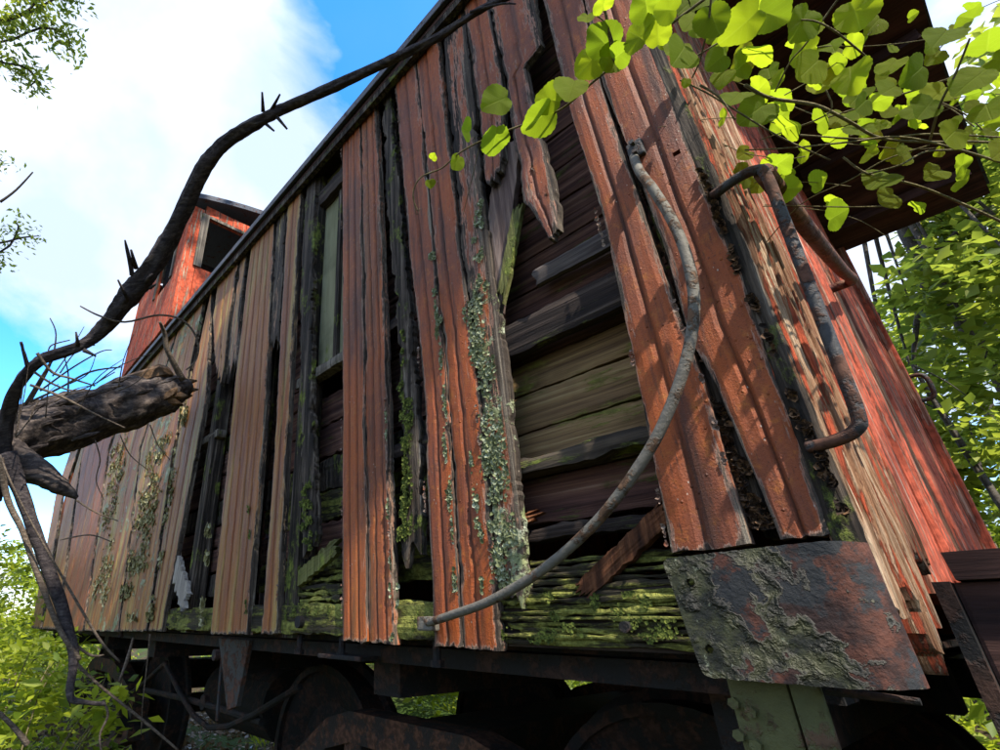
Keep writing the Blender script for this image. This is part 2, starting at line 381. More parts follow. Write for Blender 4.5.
# ------------------------------------------------------------------ ground
def gz(x, y):
    return -.20+.10*fb(x*.5, y*.5, 0)*min(1, max(0, abs(y-1.4)-2)*.5)+min(1.4, .30*max(0, y-3.2))
def ground():
    n = 110; V = []; Fc = []
    for j in range(n+1):
        for i in range(n+1):
            a = (i/n*2-1); b = (j/n*2-1)
            x = math.copysign(abs(a)**2.6, a)*900-2; y = math.copysign(abs(b)**2.6, b)*900+1
            z = gz(x, y)+.02*nz(x*3, y*3, 1)
            V.append((x, y, z))
    for j in range(n):
        for i in range(n): a = j*(n+1)+i; Fc.append([a, a+1, a+n+2, a+n+1])
    g = G('leaf_litter_ground')
    c = g.ramp(g.noise(7, 8, .7), [(.33, (.018, .013, .008)), (.5, (.05, .036, .02)), (.68, (.10, .075, .04))])
    c = g.mix(g.step(g.noise(.8, 4), .48, .6), c, (.035, .06, .012))
    g.bsdf(c, .95, g.bump(g.noise(30, 6, .7), .03), spec=.1)
    o = link('ground', mesh('ground', V, Fc, True), g.m); o['kind'] = 'structure'
ground()

# ------------------------------------------------------------------ caboose
CAB = thing('caboose', 'derelict red wooden caboose with rotten missing side boards and a cupola', 'caboose')
LEN, WID, Z0, Z1 = 7.0, 2.80, 1.05, 3.17

def interp(poly, z):
    """x at height z along a list of (x, z), bottom to top"""
    if z <= poly[0][1]: i = 0
    elif z >= poly[-1][1]: i = len(poly)-2
    else: i = next(k for k in range(len(poly)-1) if poly[k+1][1] >= z)
    (x0, z0), (x1, z1) = poly[i], poly[i+1]
    return x0+(x1-x0)*(z-z0)/(z1-z0 if abs(z1-z0) > 1e-6 else 1e-6)

def board(name, L, R, y0=0., thick=.022, grooves=(), rot=.004, endrot=(.0045, .0), mat=None, parent=None, top=Z1, seed=0, warp=.003, holes=(), curl=0., dz=.011, lich_top=9., **props):
    """one siding board; L and R are lists of (x,z) bottom to top"""
    zb = (L[0][1]+R[0][1])/2
    H = top-zb; nr = max(6, min(230, int(H/dz)))
    wmid = abs(interp(R, zb+H*.3)-interp(L, zb+H*.3))
    fr = {0., 1.}
    npl = max(4, int(wmid/.012))
    npl = min(npl, 26)
    for k in range(1, npl): fr.add(k/npl)
    hw = .0055/max(wmid, .02)
    gset = []
    for gq in grooves:
        for q in (-1.6, -.8, 0, .8, 1.6): gset.append(gq+q*hw)
    fr = sorted([f for f in fr if all(abs(f-q) > hw*.9 for q in gset)]+[q for q in gset if 0 < q < 1])
    nc = len(fr)
    V = []; E_ = []; GR = []; LF = []
    for side in (0, 1):
        for j in range(nr+1):
            t = j/nr
            for f in fr:
                zc = zb+H*t
                xl = interp(L, zc); xr = interp(R, zc)
                jt = lambda s_: rot*(.55*fb(zc*8, seed, s_, 5)+.45*nz(zc*130, seed, s_+7)*(1+2*nz(zc*9, seed, s_)))
                xl += jt(1.3)+rot*2.2*max(0, nz(zc*21, seed, 4)-.22); xr += jt(9.7)-rot*2.2*max(0, nz(zc*21, seed, 8)-.22)
                x = xl+(xr-xl)*f
                zz = zc
                if endrot[0]: zz += max(0, 1-t*H/max(endrot[0]*4, .02))*endrot[0]*(1.2*fb(x*26, seed, 0, 4)+.8*fb(x*90, seed, 3, 2))
                if endrot[1]: zz += max(0, 1-(1-t)*H/max(endrot[1]*4, .02))*endrot[1]*(1.2*fb(x*26, seed, 11, 4)+.5)
                zz_base = (L[0][1] if f < .5 else R[0][1])
                zz += (1-t)**6*0.6*((L[0][1]*(1-f)+R[0][1]*f)-zb)
                gd = 0.
                for gq in grooves: gd = max(gd, 1-abs(f-gq)/(hw*1.3))
                gd = max(0, gd)
                y = y0+warp*fb(zc*1.3, seed, f*.8, 2)+.0011*fb(x*70, zc*5, seed, 2)+curl*((f-.5)**2)
                dl = min(f, 1-f)*wmid
                y += .003*math.exp(-dl/.004)
                de = min(dl, t*H*.8 if endrot[0] else 9)
                if side == 0: y += gd*.0055
                else: y += thick
                V.append((x, y, zz)); E_.append(math.exp(-max(de, 0)/.009)); GR.append(gd*.9); LF.append(max(0, min(1, (lich_top-zz)/.25)))
    Fc = []; N = (nr+1)*nc
    def hole(x, z): return any(((x-hx)/hr)**2+((z-hz)/hr2)**2 < 1+.5*nz(x*80, z*80, seed) for hx, hz, hr, hr2 in holes)
    cut = set()
    for j in range(nr):
        for i in range(nc-1):
            a = j*nc+i
            c = (Vector(V[a])+Vector(V[a+nc+1]))/2
            if holes and hole(c.x, c.z): cut.add((j, i)); continue
            Fc.append([a, a+1, a+nc+1, a+nc]); b = a+N; Fc.append([b, b+nc, b+nc+1, b+1])
    for (j, i) in cut:
        for (dj, di, p, q) in ((0, -1, (j, i), (j+1, i)), (0, 1, (j+1, i+1), (j, i+1)), (-1, 0, (j, i+1), (j, i)), (1, 0, (j+1, i), (j+1, i+1))):
            if (j+dj, i+di) not in cut:
                a = p[0]*nc+p[1]; b = q[0]*nc+q[1]; Fc.append([a, b, b+N, a+N])
    for j in range(nr):
        a = j*nc; Fc.append([a, a+nc, a+nc+N, a+N]); a = j*nc+nc-1; Fc.append([a, a+N, a+nc+N, a+nc])
    for i in range(nc-1):
        a = i; Fc.append([a, a+N, a+1+N, a+1]); a = nr*nc+i; Fc.append([a, a+1, a+1+N, a+N])
    me = mesh(name, V, Fc, False, {'edge': E_, 'groove': GR, 'lfade': LF})
    o = link(name, me, mat or M_SID, parent or CAB)
    for k, v in props.items(): o[k] = float(v)
    return o
def pz(pts, y=0.): return [(p.x, p.z) for p in (sp(u, v, y) for u, v in pts)]
def bd(Lp, Rp, label=None, eave=True, name='siding_board', **k):
    L, R = pz(Lp), pz(Rp)
    k.setdefault('seed', random.uniform(0, 90))
    if not eave: k['top'] = (L[-1][1]+R[-1][1])/2
    o = board(name, L, R, **k)
    if label: o['label'] = label
    return o
g3 = (.25, .5, .75)
# far end boards, left to right
bd([(31, 628), (56, 493), (70, 452)], [(40, 629), (62, 497), (77, 452)], rot=.02, tint=.8, wear=.35, dz=.03)
bd([(42, 629), (66, 497), (80, 452)], [(56, 629), (79, 470), (86, 440)], rot=.02, grooves=(.5,), tint=.8, wear=.25, dz=.03)
bd([(59, 630), (82, 455), (88, 430)], [(82, 631), (108, 450), (116, 420)], rot=.015, grooves=g3, tint=.25, wear=.0, dz=.02)
bd([(84, 631), (110, 450), (150, 330)], [(118, 631), (140, 447), (172, 345)], rot=.01, grooves=g3, tint=.9, lichen=.75, wear=.1, dz=.015)
bd([(119, 631), (141, 447), (173, 345)], [(146, 631), (173, 447), (192, 355)], 'siding board crusted with pale lichen, left of the first dark gap', rot=.012, grooves=g3, tint=1, lichen=.8, wear=.1, dz=.015)
bd([(148, 631), (176, 447), (200, 340)], [(161, 631), (206, 400), (210, 320)], rot=.01, grooves=(.3, .65), tint=.9, wear=.3, dz=.012)
bd([(217, 384), (212, 320), (219, 272)], [(223, 376), (229, 320), (240, 250)], 'short yellowish board with rotted lower end under the eave', rot=.018, endrot=(.10, 0), grooves=(.5,), tint=1, wear=.15, moss=.35)
bd([(226, 372), (230, 318), (241, 248)], [(235, 366), (238, 318), (247, 240)], rot=.02, endrot=(.10, 0), tint=1, wear=.55, y0=.006)
bd([(210, 634), (236, 368), (247, 277)], [(246, 634), (265, 400), (272, 260)], 'brown weathered siding board standing between two dark gaps', rot=.006, grooves=(.22, .42, .62, .82), tint=.7, wear=.12, lichen=.2)
bd([(268, 345), (274, 239), (276, 220)], [(277, 336), (283, 232), (285, 210)], rot=.02, endrot=(.10, 0), tint=1, wear=.8, y0=.008)
bd([(261, 634), (274, 450), (280, 330), (286, 225)], [(276, 634), (288, 410), (294, 300), (300, 205)], rot=.006, grooves=(.5,), tint=.6, wear=.15)
bd([(300, 560), (298, 420), (298, 300), (303, 200)], [(313, 545), (309, 420), (309, 297), (313, 190)], 'black rotten board remnant with mossy foot beside the window opening', rot=.018, endrot=(.09, 0), tint=1, wear=1, moss=.5, mat=M_DARK, y0=.01)
bd([(342, 640), (342, 300), (342, 140)], [(367, 642), (363, 320), (359, 123)], rot=.003, grooves=(.33, .68), tint=.1, wear=.02, lichen=.15)
bd([(368, 642), (364, 320), (360, 123)], [(393, 645), (384, 340), (375, 106)], rot=.006, grooves=(.36, .72), tint=.1, wear=.05, lichen=.25, y0=.003)
bd([(396, 553), (403, 500), (396, 340), (384, 200), (380, 106)], [(417, 550), (416, 450), (409, 340), (397, 200), (388, 100)], 'rotten dark board hung with green moss beside a wide red board', rot=.018, endrot=(.09, 0), wear=1, moss=.7, mat=M_DARK, y0=.012)
bd([(433, 645), (424, 400), (418, 330), (409, 254), (395, 84)], [(462, 648), (447, 400), (440, 320), (433, 250), (415, 62)], rot=.005, grooves=(.5,), wear=.02, lichen=.35)
bd([(463, 648), (448, 400), (441, 320), (434, 250), (416, 62)], [(500, 650), (478, 400), (469, 320), (459, 254), (438, 41)], rot=.006, grooves=(.42,), wear=.06, lichen=.5, y0=.002, lich_top=2.3)
bd([(498, 597), (472, 320), (461, 254), (442, 38)], [(524, 592), (498, 320), (487, 250), (463, 12)], 'board crusted with yellow green lichen at the edge of the big hole', rot=.009, endrot=(.03, 0), wear=.55, lichen=.85, moss=.3, y0=.006, lich_top=2.15)
bd([(484, 172), (478, 110), (466, 25)], [(500, 177), (503, 92), (488, 0)], grooves=(.5,), rot=.007, endrot=(.05, 0), wear=.25, lichen=.3)
bd([(549, 236), (524, 204), (514, 140), (506, 80), (489, 0)], [(558, 238), (557, 205), (542, 137), (529, 84), (525, 66), (541, 45), (534, 0)], 'broken board hanging down to a splintered point', rot=.008, endrot=(.03, 0), grooves=(.45,), wear=.18, lichen=.15, y0=-.004)
bd([(671, 552), (646, 426), (629, 340), (602, 213), (573, 122), (543, 0)], [(750, 545), (704, 385), (661, 267), (620, 145), (600, 84), (582, 0)], rot=.0022, grooves=(.47,), wear=.0, warp=.002)
h1 = sp(679, 152)
bd([(781, 541), (716, 385), (688, 335), (666, 254), (629, 149), (602, 84), (584, 0)], [(830, 533), (775, 380), (740, 272), (700, 181), (661, 68), (640, 10)], rot=.0016, grooves=(.52,), wear=.0, warp=.002, holes=[(h1.x, h1.z, .006, .012)])
# peeled grey batten between the last two boards
board('batten', pz([(741, 520), (705, 400), (668, 268), (628, 160)], .02), pz([(790, 530), (730, 400), (684, 268), (640, 170)], .02), y0=.028, mat=M_DARK, seed=3, rot=.004, top=2.0)

def flakes(name, items, mat, size=.006, seed=1, yoff=.001, curl=.5):
    """small upturned crusts: items = [((x, z), (x, z), width, count, y)]"""
    rg = random.Random(seed); V = []; Fc = []; rn = []
    for (p0, p1, wd, n, y0) in items:
        cl = [(rg.random(), rg.gauss(0, .45)) for _ in range(max(3, n//22))]
        for k in range(n):
            ct, cw = cl[rg.randrange(len(cl))]
            t = min(1, max(0, ct+rg.gauss(0, .022))); o_ = max(-1, min(1, cw+rg.gauss(0, .22)))
            hz_ = abs(p1[0]-p0[0]) > abs(p1[1]-p0[1])
            x = p0[0]+(p1[0]-p0[0])*t+(0 if hz_ else o_*wd/2); z = p0[1]+(p1[1]-p0[1])*t+(o_*wd/2 if hz_ else 0)
            r = size*rg.uniform(.35, 1.2); m_ = rg.randrange(5, 8); b = len(V); ph = rg.random()*6.28
            V.append(Vector((x, y0-yoff, z)))
            tx, tz = rg.uniform(-curl, curl), rg.uniform(-curl, curl)
            for i in range(m_):
                a = ph+6.283*i/m_; q_ = r*rg.uniform(.6, 1.2)
                V.append(Vector((x+q_*math.cos(a), y0-yoff-q_*(.12+.5*rg.random()*curl)-q_*max(0, tx*math.cos(a)+tz*math.sin(a)), z+q_*math.sin(a))))
            for i in range(m_): Fc.append([b, b+1+(i+1) % m_, b+1+i])
            rn += [rg.random()]*(m_+1)
    return link(name, mesh(name, V, Fc, False, {'rnd': rn}), mat, CAB)
def mat_flake(name, a, b_, c_):
    g = G(name); col = g.ramp(g.attr('rnd'), [(.0, a), (.5, b_), (1., c_)]); col = g.mix(g.step(g.noise(120, 3), .4, .7), col, a)
    g.bsdf(col, .9, g.bump(g.noise(400, 3, .7), .001), spec=.15); return g.m
M_LICH = mat_flake('pale_lichen_crust', (.07, .08, .03), (.20, .22, .11), (.36, .38, .27))
M_MOSSF = mat_flake('green_moss_tuft', (.03, .04, .008), (.09, .11, .02), (.19, .21, .04))
M_CHIP = mat_flake('curled_paint_chip', (.10, .06, .045), (.26, .20, .16), (.16, .045, .02))
def fl(u0, v0, u1, v1, w_, n, y=0.): A = sp(u0, v0, y); B_ = sp(u1, v1, y); return ((A.x, A.z), (B_.x, B_.z), w_, n, y)
flakes('lichen', [fl(474, 300, 508, 585, .075, 1500, .002), fl(478, 200, 484, 300, .05, 260, .002), fl(437, 300, 456, 590, .016, 420), fl(470, 420, 488, 620, .02, 160), fl(432, 250, 440, 330, .03, 130), fl(404, 560, 392, 640, .02, 60), fl(386, 400, 391, 600, .008, 120)], M_LICH, .0058, 3)
flakes('lichen', [fl(120, 440, 100, 610, .5, 700), fl(160, 440, 128, 620, .5, 900), fl(190, 380, 150, 620, .15, 240), fl(212, 500, 200, 630, .1, 120)], mat_flake('yellowish_lichen_crust', (.10, .09, .03), (.24, .21, .09), (.40, .38, .24)), .016, 4)
flakes('moss', [fl(407, 400, 405, 540, .055, 900, .008), fl(404, 330, 400, 400, .03, 160, .008), fl(306, 480, 306, 550, .08, 500, .006), fl(250, 480, 246, 620, .04, 60)], M_MOSSF, .006, 5)
A = sp(600, 620, .010)
flakes('moss', [((-.60, 1.085), (-.19, 1.095), .05, 240, .011), ((-.50, 1.13), (-.28, 1.12), .05, 160, .013), ((-1.5, 1.12), (-1.2, 1.12), .07, 220, .016), ((-2.6, 1.12), (-2.15, 1.11), .07, 160, .016), ((-.9, 1.11), (-.8, 1.11), .06, 70, .016)], M_MOSSF, .0036, 6, curl=.2)
ch = []
for (L_, n_) in (([(342, 640), (342, 300), (342, 140)], 90), ([(393, 645), (384, 340), (375, 106)], 160), ([(246, 634), (265, 400), (272, 260)], 130), ([(210, 634), (236, 368), (247, 277)], 90), ([(433, 645), (418, 330), (395, 84)], 110),
                ([(500, 650), (469, 320), (438, 41)], 130), ([(669, 545), (629, 340), (573, 122)], 60), ([(748, 540), (704, 385), (661, 267)], 50), ([(276, 634), (288, 410), (300, 205)], 90), ([(556, 230), (528, 110), (513, 60)], 60), ([(548, 228), (530, 150)], 50), ([(161, 631), (206, 400), (210, 320)], 90)):
    for a_, b_ in zip(L_, L_[1:]): ch.append(fl(*a_, *b_, .006, n_//2))
M_ROT = mat_flake('rotten_wood_crumb', (.012, .008, .006), (.06, .035, .02), (.22, .12, .06))
flakes('rot_crumbs', [fl(705, 400, 765, 530, .035, 700, .020), fl(668, 280, 720, 420, .02, 260, .022), fl(640, 180, 668, 280, .01, 80, .022), fl(850, 520, 790, 390, .014, 260, .0), fl(785, 380, 700, 170, .012, 240, .0)], M_ROT, .006, 17, curl=1.4)
flakes('paint_chip', ch, M_CHIP, .0045, 7, curl=.8)

# corner post: narrow dark splintered face on the side, torn face on the end
def splinter_sheet(name, y0, y1, z0, z1, mat, amp=.012, seed=0, xoff=0., bow=0., ny=60, nzv=180, endj=.03, thick=.03, lean=0.):
    V = []; E_ = []
    for s_ in (0, 1):
        for j in range(nzv+1):
            t = j/nzv
            for i in range(ny+1):
                f = i/ny
                y = y0+(y1-y0)*f+lean*(z0+(z1-z0)*t-1.2)
                z = z0+(z1-z0)*t
                yj = .010*fb(z*5, seed, i and 3, 3)*(1 if i in (0, ny) else .3)
                ridge = 1-abs(fb(y*38, z*1.0+seed, seed, 4))*2.2
                x = xoff+amp*ridge+amp*.5*fb(y*120, z*2.5, seed, 2)+bow*(1-t)**2*f
                if i in (0, ny): x -= .01
                zz = z+max(0, 1-t/.10)*endj*1.6*fb(y*60, seed, 5, 4)
                if s_: x = xoff-thick
                V.append((x, y+yj, zz)); E_.append(.3)
    N = (ny+1)*(nzv+1); Fc = []
    for j in range(nzv):
        for i in range(ny):
            a = j*(ny+1)+i; Fc.append([a, a+1, a+ny+2, a+ny+1]); a += N; Fc.append([a, a+ny+1, a+ny+2, a+1])
        a = j*(ny+1); Fc.append([a, a+ny+1, a+ny+1+N, a+N]); a += ny; Fc.append([a, a+N, a+N+ny+1, a+ny+1])
    for i in range(ny):
        Fc.append([i, i+N, i+1+N, i+1]); a = nzv*(ny+1)+i; Fc.append([a, a+1, a+1+N, a+N])
    return link(name, mesh(name, V, Fc), mat, CAB)
board('corner_post', [(-.027, 1.17), (-.022, 1.64), (-.028, 2.2), (-.03, 3.1)], [(.006, 1.17), (.006, 1.64), (-.002, 2.2), (0., 3.1)], y0=.002, thick=.05, mat=M_DARK, rot=.003, seed=12, top=3.13)
END = [splinter_sheet('end_board', .010, .135, 1.12, 3.13, M_END, .013, 1.3, 0., .012, 70, 220),
       splinter_sheet('end_board', .13, .240, 1.085, 3.2, M_END, .011, 7.7, .004, .006, 60, 200),
       splinter_sheet('end_board', .262, .62, 1.21, 3.13, M_END, .008, 4.1, -.004, .0, 60, 140)]
END[0]['label'] = 'torn whitish corner board with long splinters'
yy = .63; k = 0
while yy < WID-.02:
    w_ = .29 if k % 2 else .33
    y2 = min(yy+w_, WID)
    splinter_sheet('end_board', yy, y2-.008, 1.16, 3.13+.30*(1-((yy+.15-WID/2)/(WID/2))**2), M_ENDR if k != 2 else M_END, .0035+.003*(k % 3 == 1), 10+k*3.1, -.006+.008*(k % 2), 0, 30, 90)
    yy = y2; k += 1
# far corner jamb post
MB().box(-.04, .035, WID-.01, WID+.09, 1.1, 3.15).done('corner_post', M_ENDR, CAB, bevel=.006)

# hidden faces: far side wall, far end, floor, and sheathing behind the near side
MB().box(-LEN, 0, WID-.05, WID-.015, Z0, Z1).done('far_side_wall', M_SID, CAB)
MB().box(-LEN-.02, -LEN+.02, .02, WID-.06, Z0, Z1).done('far_end_wall', M_SID, CAB)
MB().box(-LEN+.03, -.08, .13, WID-.06, 1.042, 1.060).done('floor', M_RUST_SHADED, CAB)

# inner sheathing: courses of horizontal planks behind the boards
def plank(x0, x1, z0, z1, y0=.105, th=.022, mat=M_PLANK, name='inner_plank', rot=.004, seed=None, dz0=0, wear_end=.01):
    seed = random.uniform(0, 99) if seed is None else seed
    nx = max(4, min(160, int((x1-x0)/.02))); nr = max(3, min(14, int((z1-z0)/.012)))
    V = []; Fc = []
    for s_ in (0, 1):
        for j in range(nr+1):
            for i in range(nx+1):
                x = x0+(x1-x0)*i/nx; f = j/nr
                z = z0+(z1-z0)*f+dz0*(i/nx-.5)
                if j == 0: z += rot*(fb(x*8, seed, 0, 4)+.7*nz(x*50, seed, 2))
                if j == nr: z += rot*(fb(x*8, seed, 5, 4)+.7*nz(x*50, seed, 7))
                if i in (0, nx): x += wear_end*fb(z*40, seed, 1, 3)
                y = y0+(th if s_ else .003*fb(x*3, z*50, seed, 3)+.0025*(j in (0, nr)))
                V.append((x, y, z))
    N = (nx+1)*(nr+1)
    for j in range(nr):
        for i in range(nx):
            a = j*(nx+1)+i; Fc.append([a, a+1, a+nx+2, a+nx+1]); a += N; Fc.append([a, a+nx+1, a+nx+2, a+1])
        a = j*(nx+1); Fc.append([a, a+nx+1, a+nx+1+N, a+N]); a += nx; Fc.append([a, a+N, a+N+nx+1, a+nx+1])
    for i in range(nx):
        Fc.append([i, i+N, i+1+N, i+1]); a = nr*(nx+1)+i; Fc.append([a, a+1, a+1+N, a+N])
    return link(name, mesh(name, V, Fc), mat, CAB)
M_PLG = mat_wood('green_stained_inner_plank', [(.30, (.014, .008, .006)), (.45, (.105, .060, .028)), (.58, (.20, .125, .055)), (.72, (.32, .23, .11))], scale=50, z=1.3, vert=False, moss=.42, mosscol=((.085, .080, .018), (.17, .16, .035)))
zc = 1.30
for k, h in enumerate([.105, .115, .10, .085, .09, .11, .10, .12, .11, .12, .11, .12, .12, .12, .12, .12, .1]):
    if zc > 3.05: break
    if zc < 1.65: plank(-.66, -.13, zc+.003, zc+h-.003, mat=M_PLG if zc > 1.34 else M_PLANK)
    elif zc < 2.05: plank(-.66, -.13, zc+.003, zc+h-.003)
    else: plank(-.72, -.10, zc+.003, zc+h-.004)
    zc += h
zc = 1.20
for k in range(20):                                   # the courses of the long middle bays, moss below
    h = .105+.03*random.random()
    if zc+h > 3.13: break
    lowm = zc < 1.55
    if not (1.9 < zc < 2.9): plank(-1.9, -.74, zc+.004, zc+h-.006, y0=.115, mat=M_MOSS if lowm and k % 2 == 0 else (M_DARK if k % 3 == 0 else M_PLANK), rot=.012)
    else:
        plank(-1.12, -.74, zc+.004, zc+h-.006, y0=.115, rot=.01)
        plank(-1.9, -1.52, zc+.004, zc+h-.006, y0=.115, rot=.01)
    plank(-LEN+.1, -1.93, zc+.004, zc+h-.01, y0=.118, mat=M_PLANK if k % 3 else M_DARK, rot=.012)
    zc += h
# studs
for x in (-.70, -1.16, -1.50, -1.92, -2.45, -3.1, -3.9, -4.9, -5.9, -6.85):
    MB().box(x-.035, x+.035, .03, .10, 1.05, 3.13).done('stud', M_DARK, CAB)
MB().box(-.115, -.06, .055, .10, 1.22, 3.13).done('stud', M_DARK, CAB)
# rails across the big hole
a = sp(500, 331, .03); b = sp(605, 268, .03)
plank(-.60, -.195, 1.70, 1.79, y0=.035, th=.03, mat=M_BEAM, name='rail', rot=.006, dz0=.0)
plank(-.43, -.19, 1.872, 1.922, y0=.055, th=.02, mat=mat_wood('silvery_rail', [(.3, (.02, .015, .015)), (.48, (.055, .043, .04)), (.60, (.12, .10, .09)), (.78, (.22, .19, .17))], scale=50, z=1.2, vert=False), name='rail', rot=.004)
plank(-.56, -.19, 1.405, 1.438, y0=.04, th=.05, mat=mat_wood('mossy_rail', [(.3, (.012, .009, .007)), (.48, (.04, .03, .022)), (.62, (.08, .06, .04)), (.8, (.14, .11, .07))], scale=40, z=2, vert=False, moss=.5), name='rail', rot=.010)
plank(-.56, -.19, 1.26, 1.285, y0=.06, th=.04, mat=M_BEAM, name='rail', rot=.008)
plank(-.60, -.36, 2.60, 2.66, y0=.05, th=.04, mat=M_BEAM, name='rail', rot=.006)
# ends of rails seen in the other gaps
for (u, v, u2, v2) in ((196, 447, 216, 431), (302, 380, 343, 355), (383, 330, 396, 320), (392, 452, 424, 440)):
    A = sp(u, v, .03); B = sp(u2, v2, .03); zc = (A.z+B.z)/2
    plank(A.x-.05, B.x+.02, zc-.02, zc+.02, y0=.03, th=.05, mat=M_GREY if u in (302, 196) else M_BEAM, name='rail', rot=.004)
# window opening in the third gap: pale panel, lintel
A = sp(311, 372, .07); B = sp(345, 200, .07)
MB().box(-1.50, -1.14, .072, .085, 2.02, 3.12).done('window_panel', M_PANE, CAB)
MB().box(-1.335, -1.31, .055, .07, 2.02, 3.1).done('window_bar', M_DARK, CAB)
plank(-1.52, -1.12, 2.93, 3.02, y0=.03, th=.05, mat=M_BEAM, name='lintel', rot=.008)
# mossy sill timber running the whole length
for (x0, x1, m_) in ((-LEN+.05, -2.68, M_BEAM), (-2.66, -1.58, M_MOSS), (-1.57, -.64, M_MOSS)):
    plank(x0, x1, 1.062, 1.150, y0=.018, th=.06, mat=m_, name='sill', rot=.010)
for k in range(9):
    z_ = 1.060+.0105*k
    plank(-.62+random.uniform(0, .05)*(k > 1), -.15-random.uniform(0, .02), z_, z_+.0095, y0=.012+.010*random.random(), th=.05, mat=M_MOSS, name='sill_layer', rot=.0055, wear_end=.03)
MB().box(-.62, -.14, .03, .09, 1.055, 1.16).done('sill', M_BEAM, CAB)
for k in range(5):                                     # rotted shelves of the sill in the big hole
    z_ = 1.155+.013*k; a_ = -.60+.012*k+random.uniform(0, .03)
    plank(a_, -.22-random.uniform(0, .05), z_, z_+.010, y0=.026+.008*k, th=.04, mat=M_MOSS, name='sill_layer', rot=.006)
for k in range(5):
    z_ = 1.155+.02*k
    plank(-1.52+random.uniform(0, .1), -1.17-random.uniform(0, .06), z_, z_+.014, y0=.03+.01*k, th=.04, mat=M_MOSS, name='sill_layer', rot=.012)
# bolts in the sill
for (u, v, rr) in ((627, 627, .009), (216, 655, .02), (300, 622, .018)):
    c = sp(u, v, .012); MB().cyl(c, (0, 1, 0), rr, .02, 14).done('bolt', M_RUST_SHADED, CAB)

# underframe --------------------------------------------------------------
UF = MB(); UF.box(-LEN, -.1, .12, .20, .995, 1.038); UF.box(-LEN, -.1, WID-.22, WID-.10, .93, 1.035)
UF.box(-LEN, -.1, 1.1, 1.2, .90, 1.0); UF.box(-LEN, -.1, 1.6, 1.7, .90, 1.0)
for x in (-.25, -1.2, -2.3, -3.4, -4.5, -5.6, -6.7): UF.box(x-.06, x+.06, .205, 1.095, .90, .99); UF.box(x-.06, x+.06, 1.705, WID-.225, .90, .99)
UF.done('underframe', M_RUST_SHADED, CAB)
def wheel(cx, y, r, parent):
    b = MB(); n = 40; prof = [(.0, .02), (.09, .045), (.10, .01), (r*.62, .0), (r*.80, .035), (r-.03, .045), (r-.03, .07), (r, .07), (r, -.04), (r+.03, -.05), (r+.03, -.08), (.0, -.08)]
    base = 0
    for k in range(n):
        a = 2*math.pi*k/n
        for (q, h) in prof: b.V.append(Vector((cx+q*math.cos(a), y-h, .49+q*math.sin(a))))
    m_ = len(prof)
    for k in range(n):
        for i in range(m_-1):
            a = k*m_+i; c = ((k+1) % n)*m_+i; b.F.append([a, c, c+1, a+1])
    return b.done('wheel', M_RUST_SHADED, parent, smooth=False)
def truck(cx):
    t = bpy.data.objects.new('wheel_truck', None); COL.objects.link(t); t.parent = CAB
    for dx in (-.80, .80):
        for y in (.72, 2.08): wheel(cx+dx, y, .42, t)
        MB().cyl((cx+dx, 1.4, .49), (0, 1, 0), .07, 1.9).done('axle', M_RUST_SHADED, t)
    for y in (.50, 2.30):
        f = MB()
        top = [(cx-1.05, .42), (cx-.80, .48), (cx-.45, .70), (cx-.3, .74), (cx+.3, .74), (cx+.45, .70), (cx+.80, .60), (cx+1.05, .50)]
        bot = [(cx-1.05, .36), (cx-.80, .30), (cx-.45, .20), (cx-.3, .16), (cx+.3, .16), (cx+.45, .20), (cx+.80, .30), (cx+1.05, .36)]
        for pl, h in ((top, .05), (bot, .045)):
            for (x0, z0), (x1, z1) in zip(pl, pl[1:]):
                b = len(f.V)
                for yy_ in (y-.06, y+.06):
                    f.V += [Vector((x0, yy_, z0-h)), Vector((x1, yy_, z1-h)), Vector((x1, yy_, z1+h)), Vector((x0, yy_, z0+h))]
                f.F += [[b, b+1, b+2, b+3], [b+7, b+6, b+5, b+4], [b, b+4, b+5, b+1], [b+3, b+2, b+6, b+7], [b, b+3, b+7, b+4], [b+1, b+5, b+6, b+2]]
        f.box(cx-.34, cx-.24, y-.05, y+.05, .2, .7); f.box(cx+.24, cx+.34, y-.05, y+.05, .2, .7)
        f.done('side_frame', M_RUSTF, t)
        for dx in (-.80, .80): MB().box(cx+dx-.12, cx+dx+.12, y-.11, y+.08, .32, .56).done('axle_box', M_RUST_SHADED, t, bevel=.02)
        for dx in (-.13, 0.001, .13):
            h = MB(); pts = []
            for k in range(61):
                a = k/60*2*math.pi*5; pts.append((cx+dx+.05*math.cos(a), y+.05*math.sin(a), .26+.34*k/60))
            h.tube(pts, .012, n=6, smooth=0).done('spring', M_RUST_SHADED, t)
    MB().box(cx-.15, cx+.15, .57, 2.23, .60, .76).done('bolster', M_RUST_SHADED, t)
    return t
truck(-1.40); truck(-5.4)
# hangers, brake rods, queen post and rusty bracket
b = MB(); A = sp(145, 690, .35); B = sp(262, 722, .35); b.tube([A, (A+B)/2+Vector((0, 0, .01)), B], .016, n=8); b.done('brake_rod', M_RUST_SHADED, CAB)
for (u, v) in ((205, 702),): c = sp(u, v, .35); MB().cyl(c, (0, 1, 0), .035, .03, 16).done('brake_rod_collar', M_RUST_SHADED, CAB)

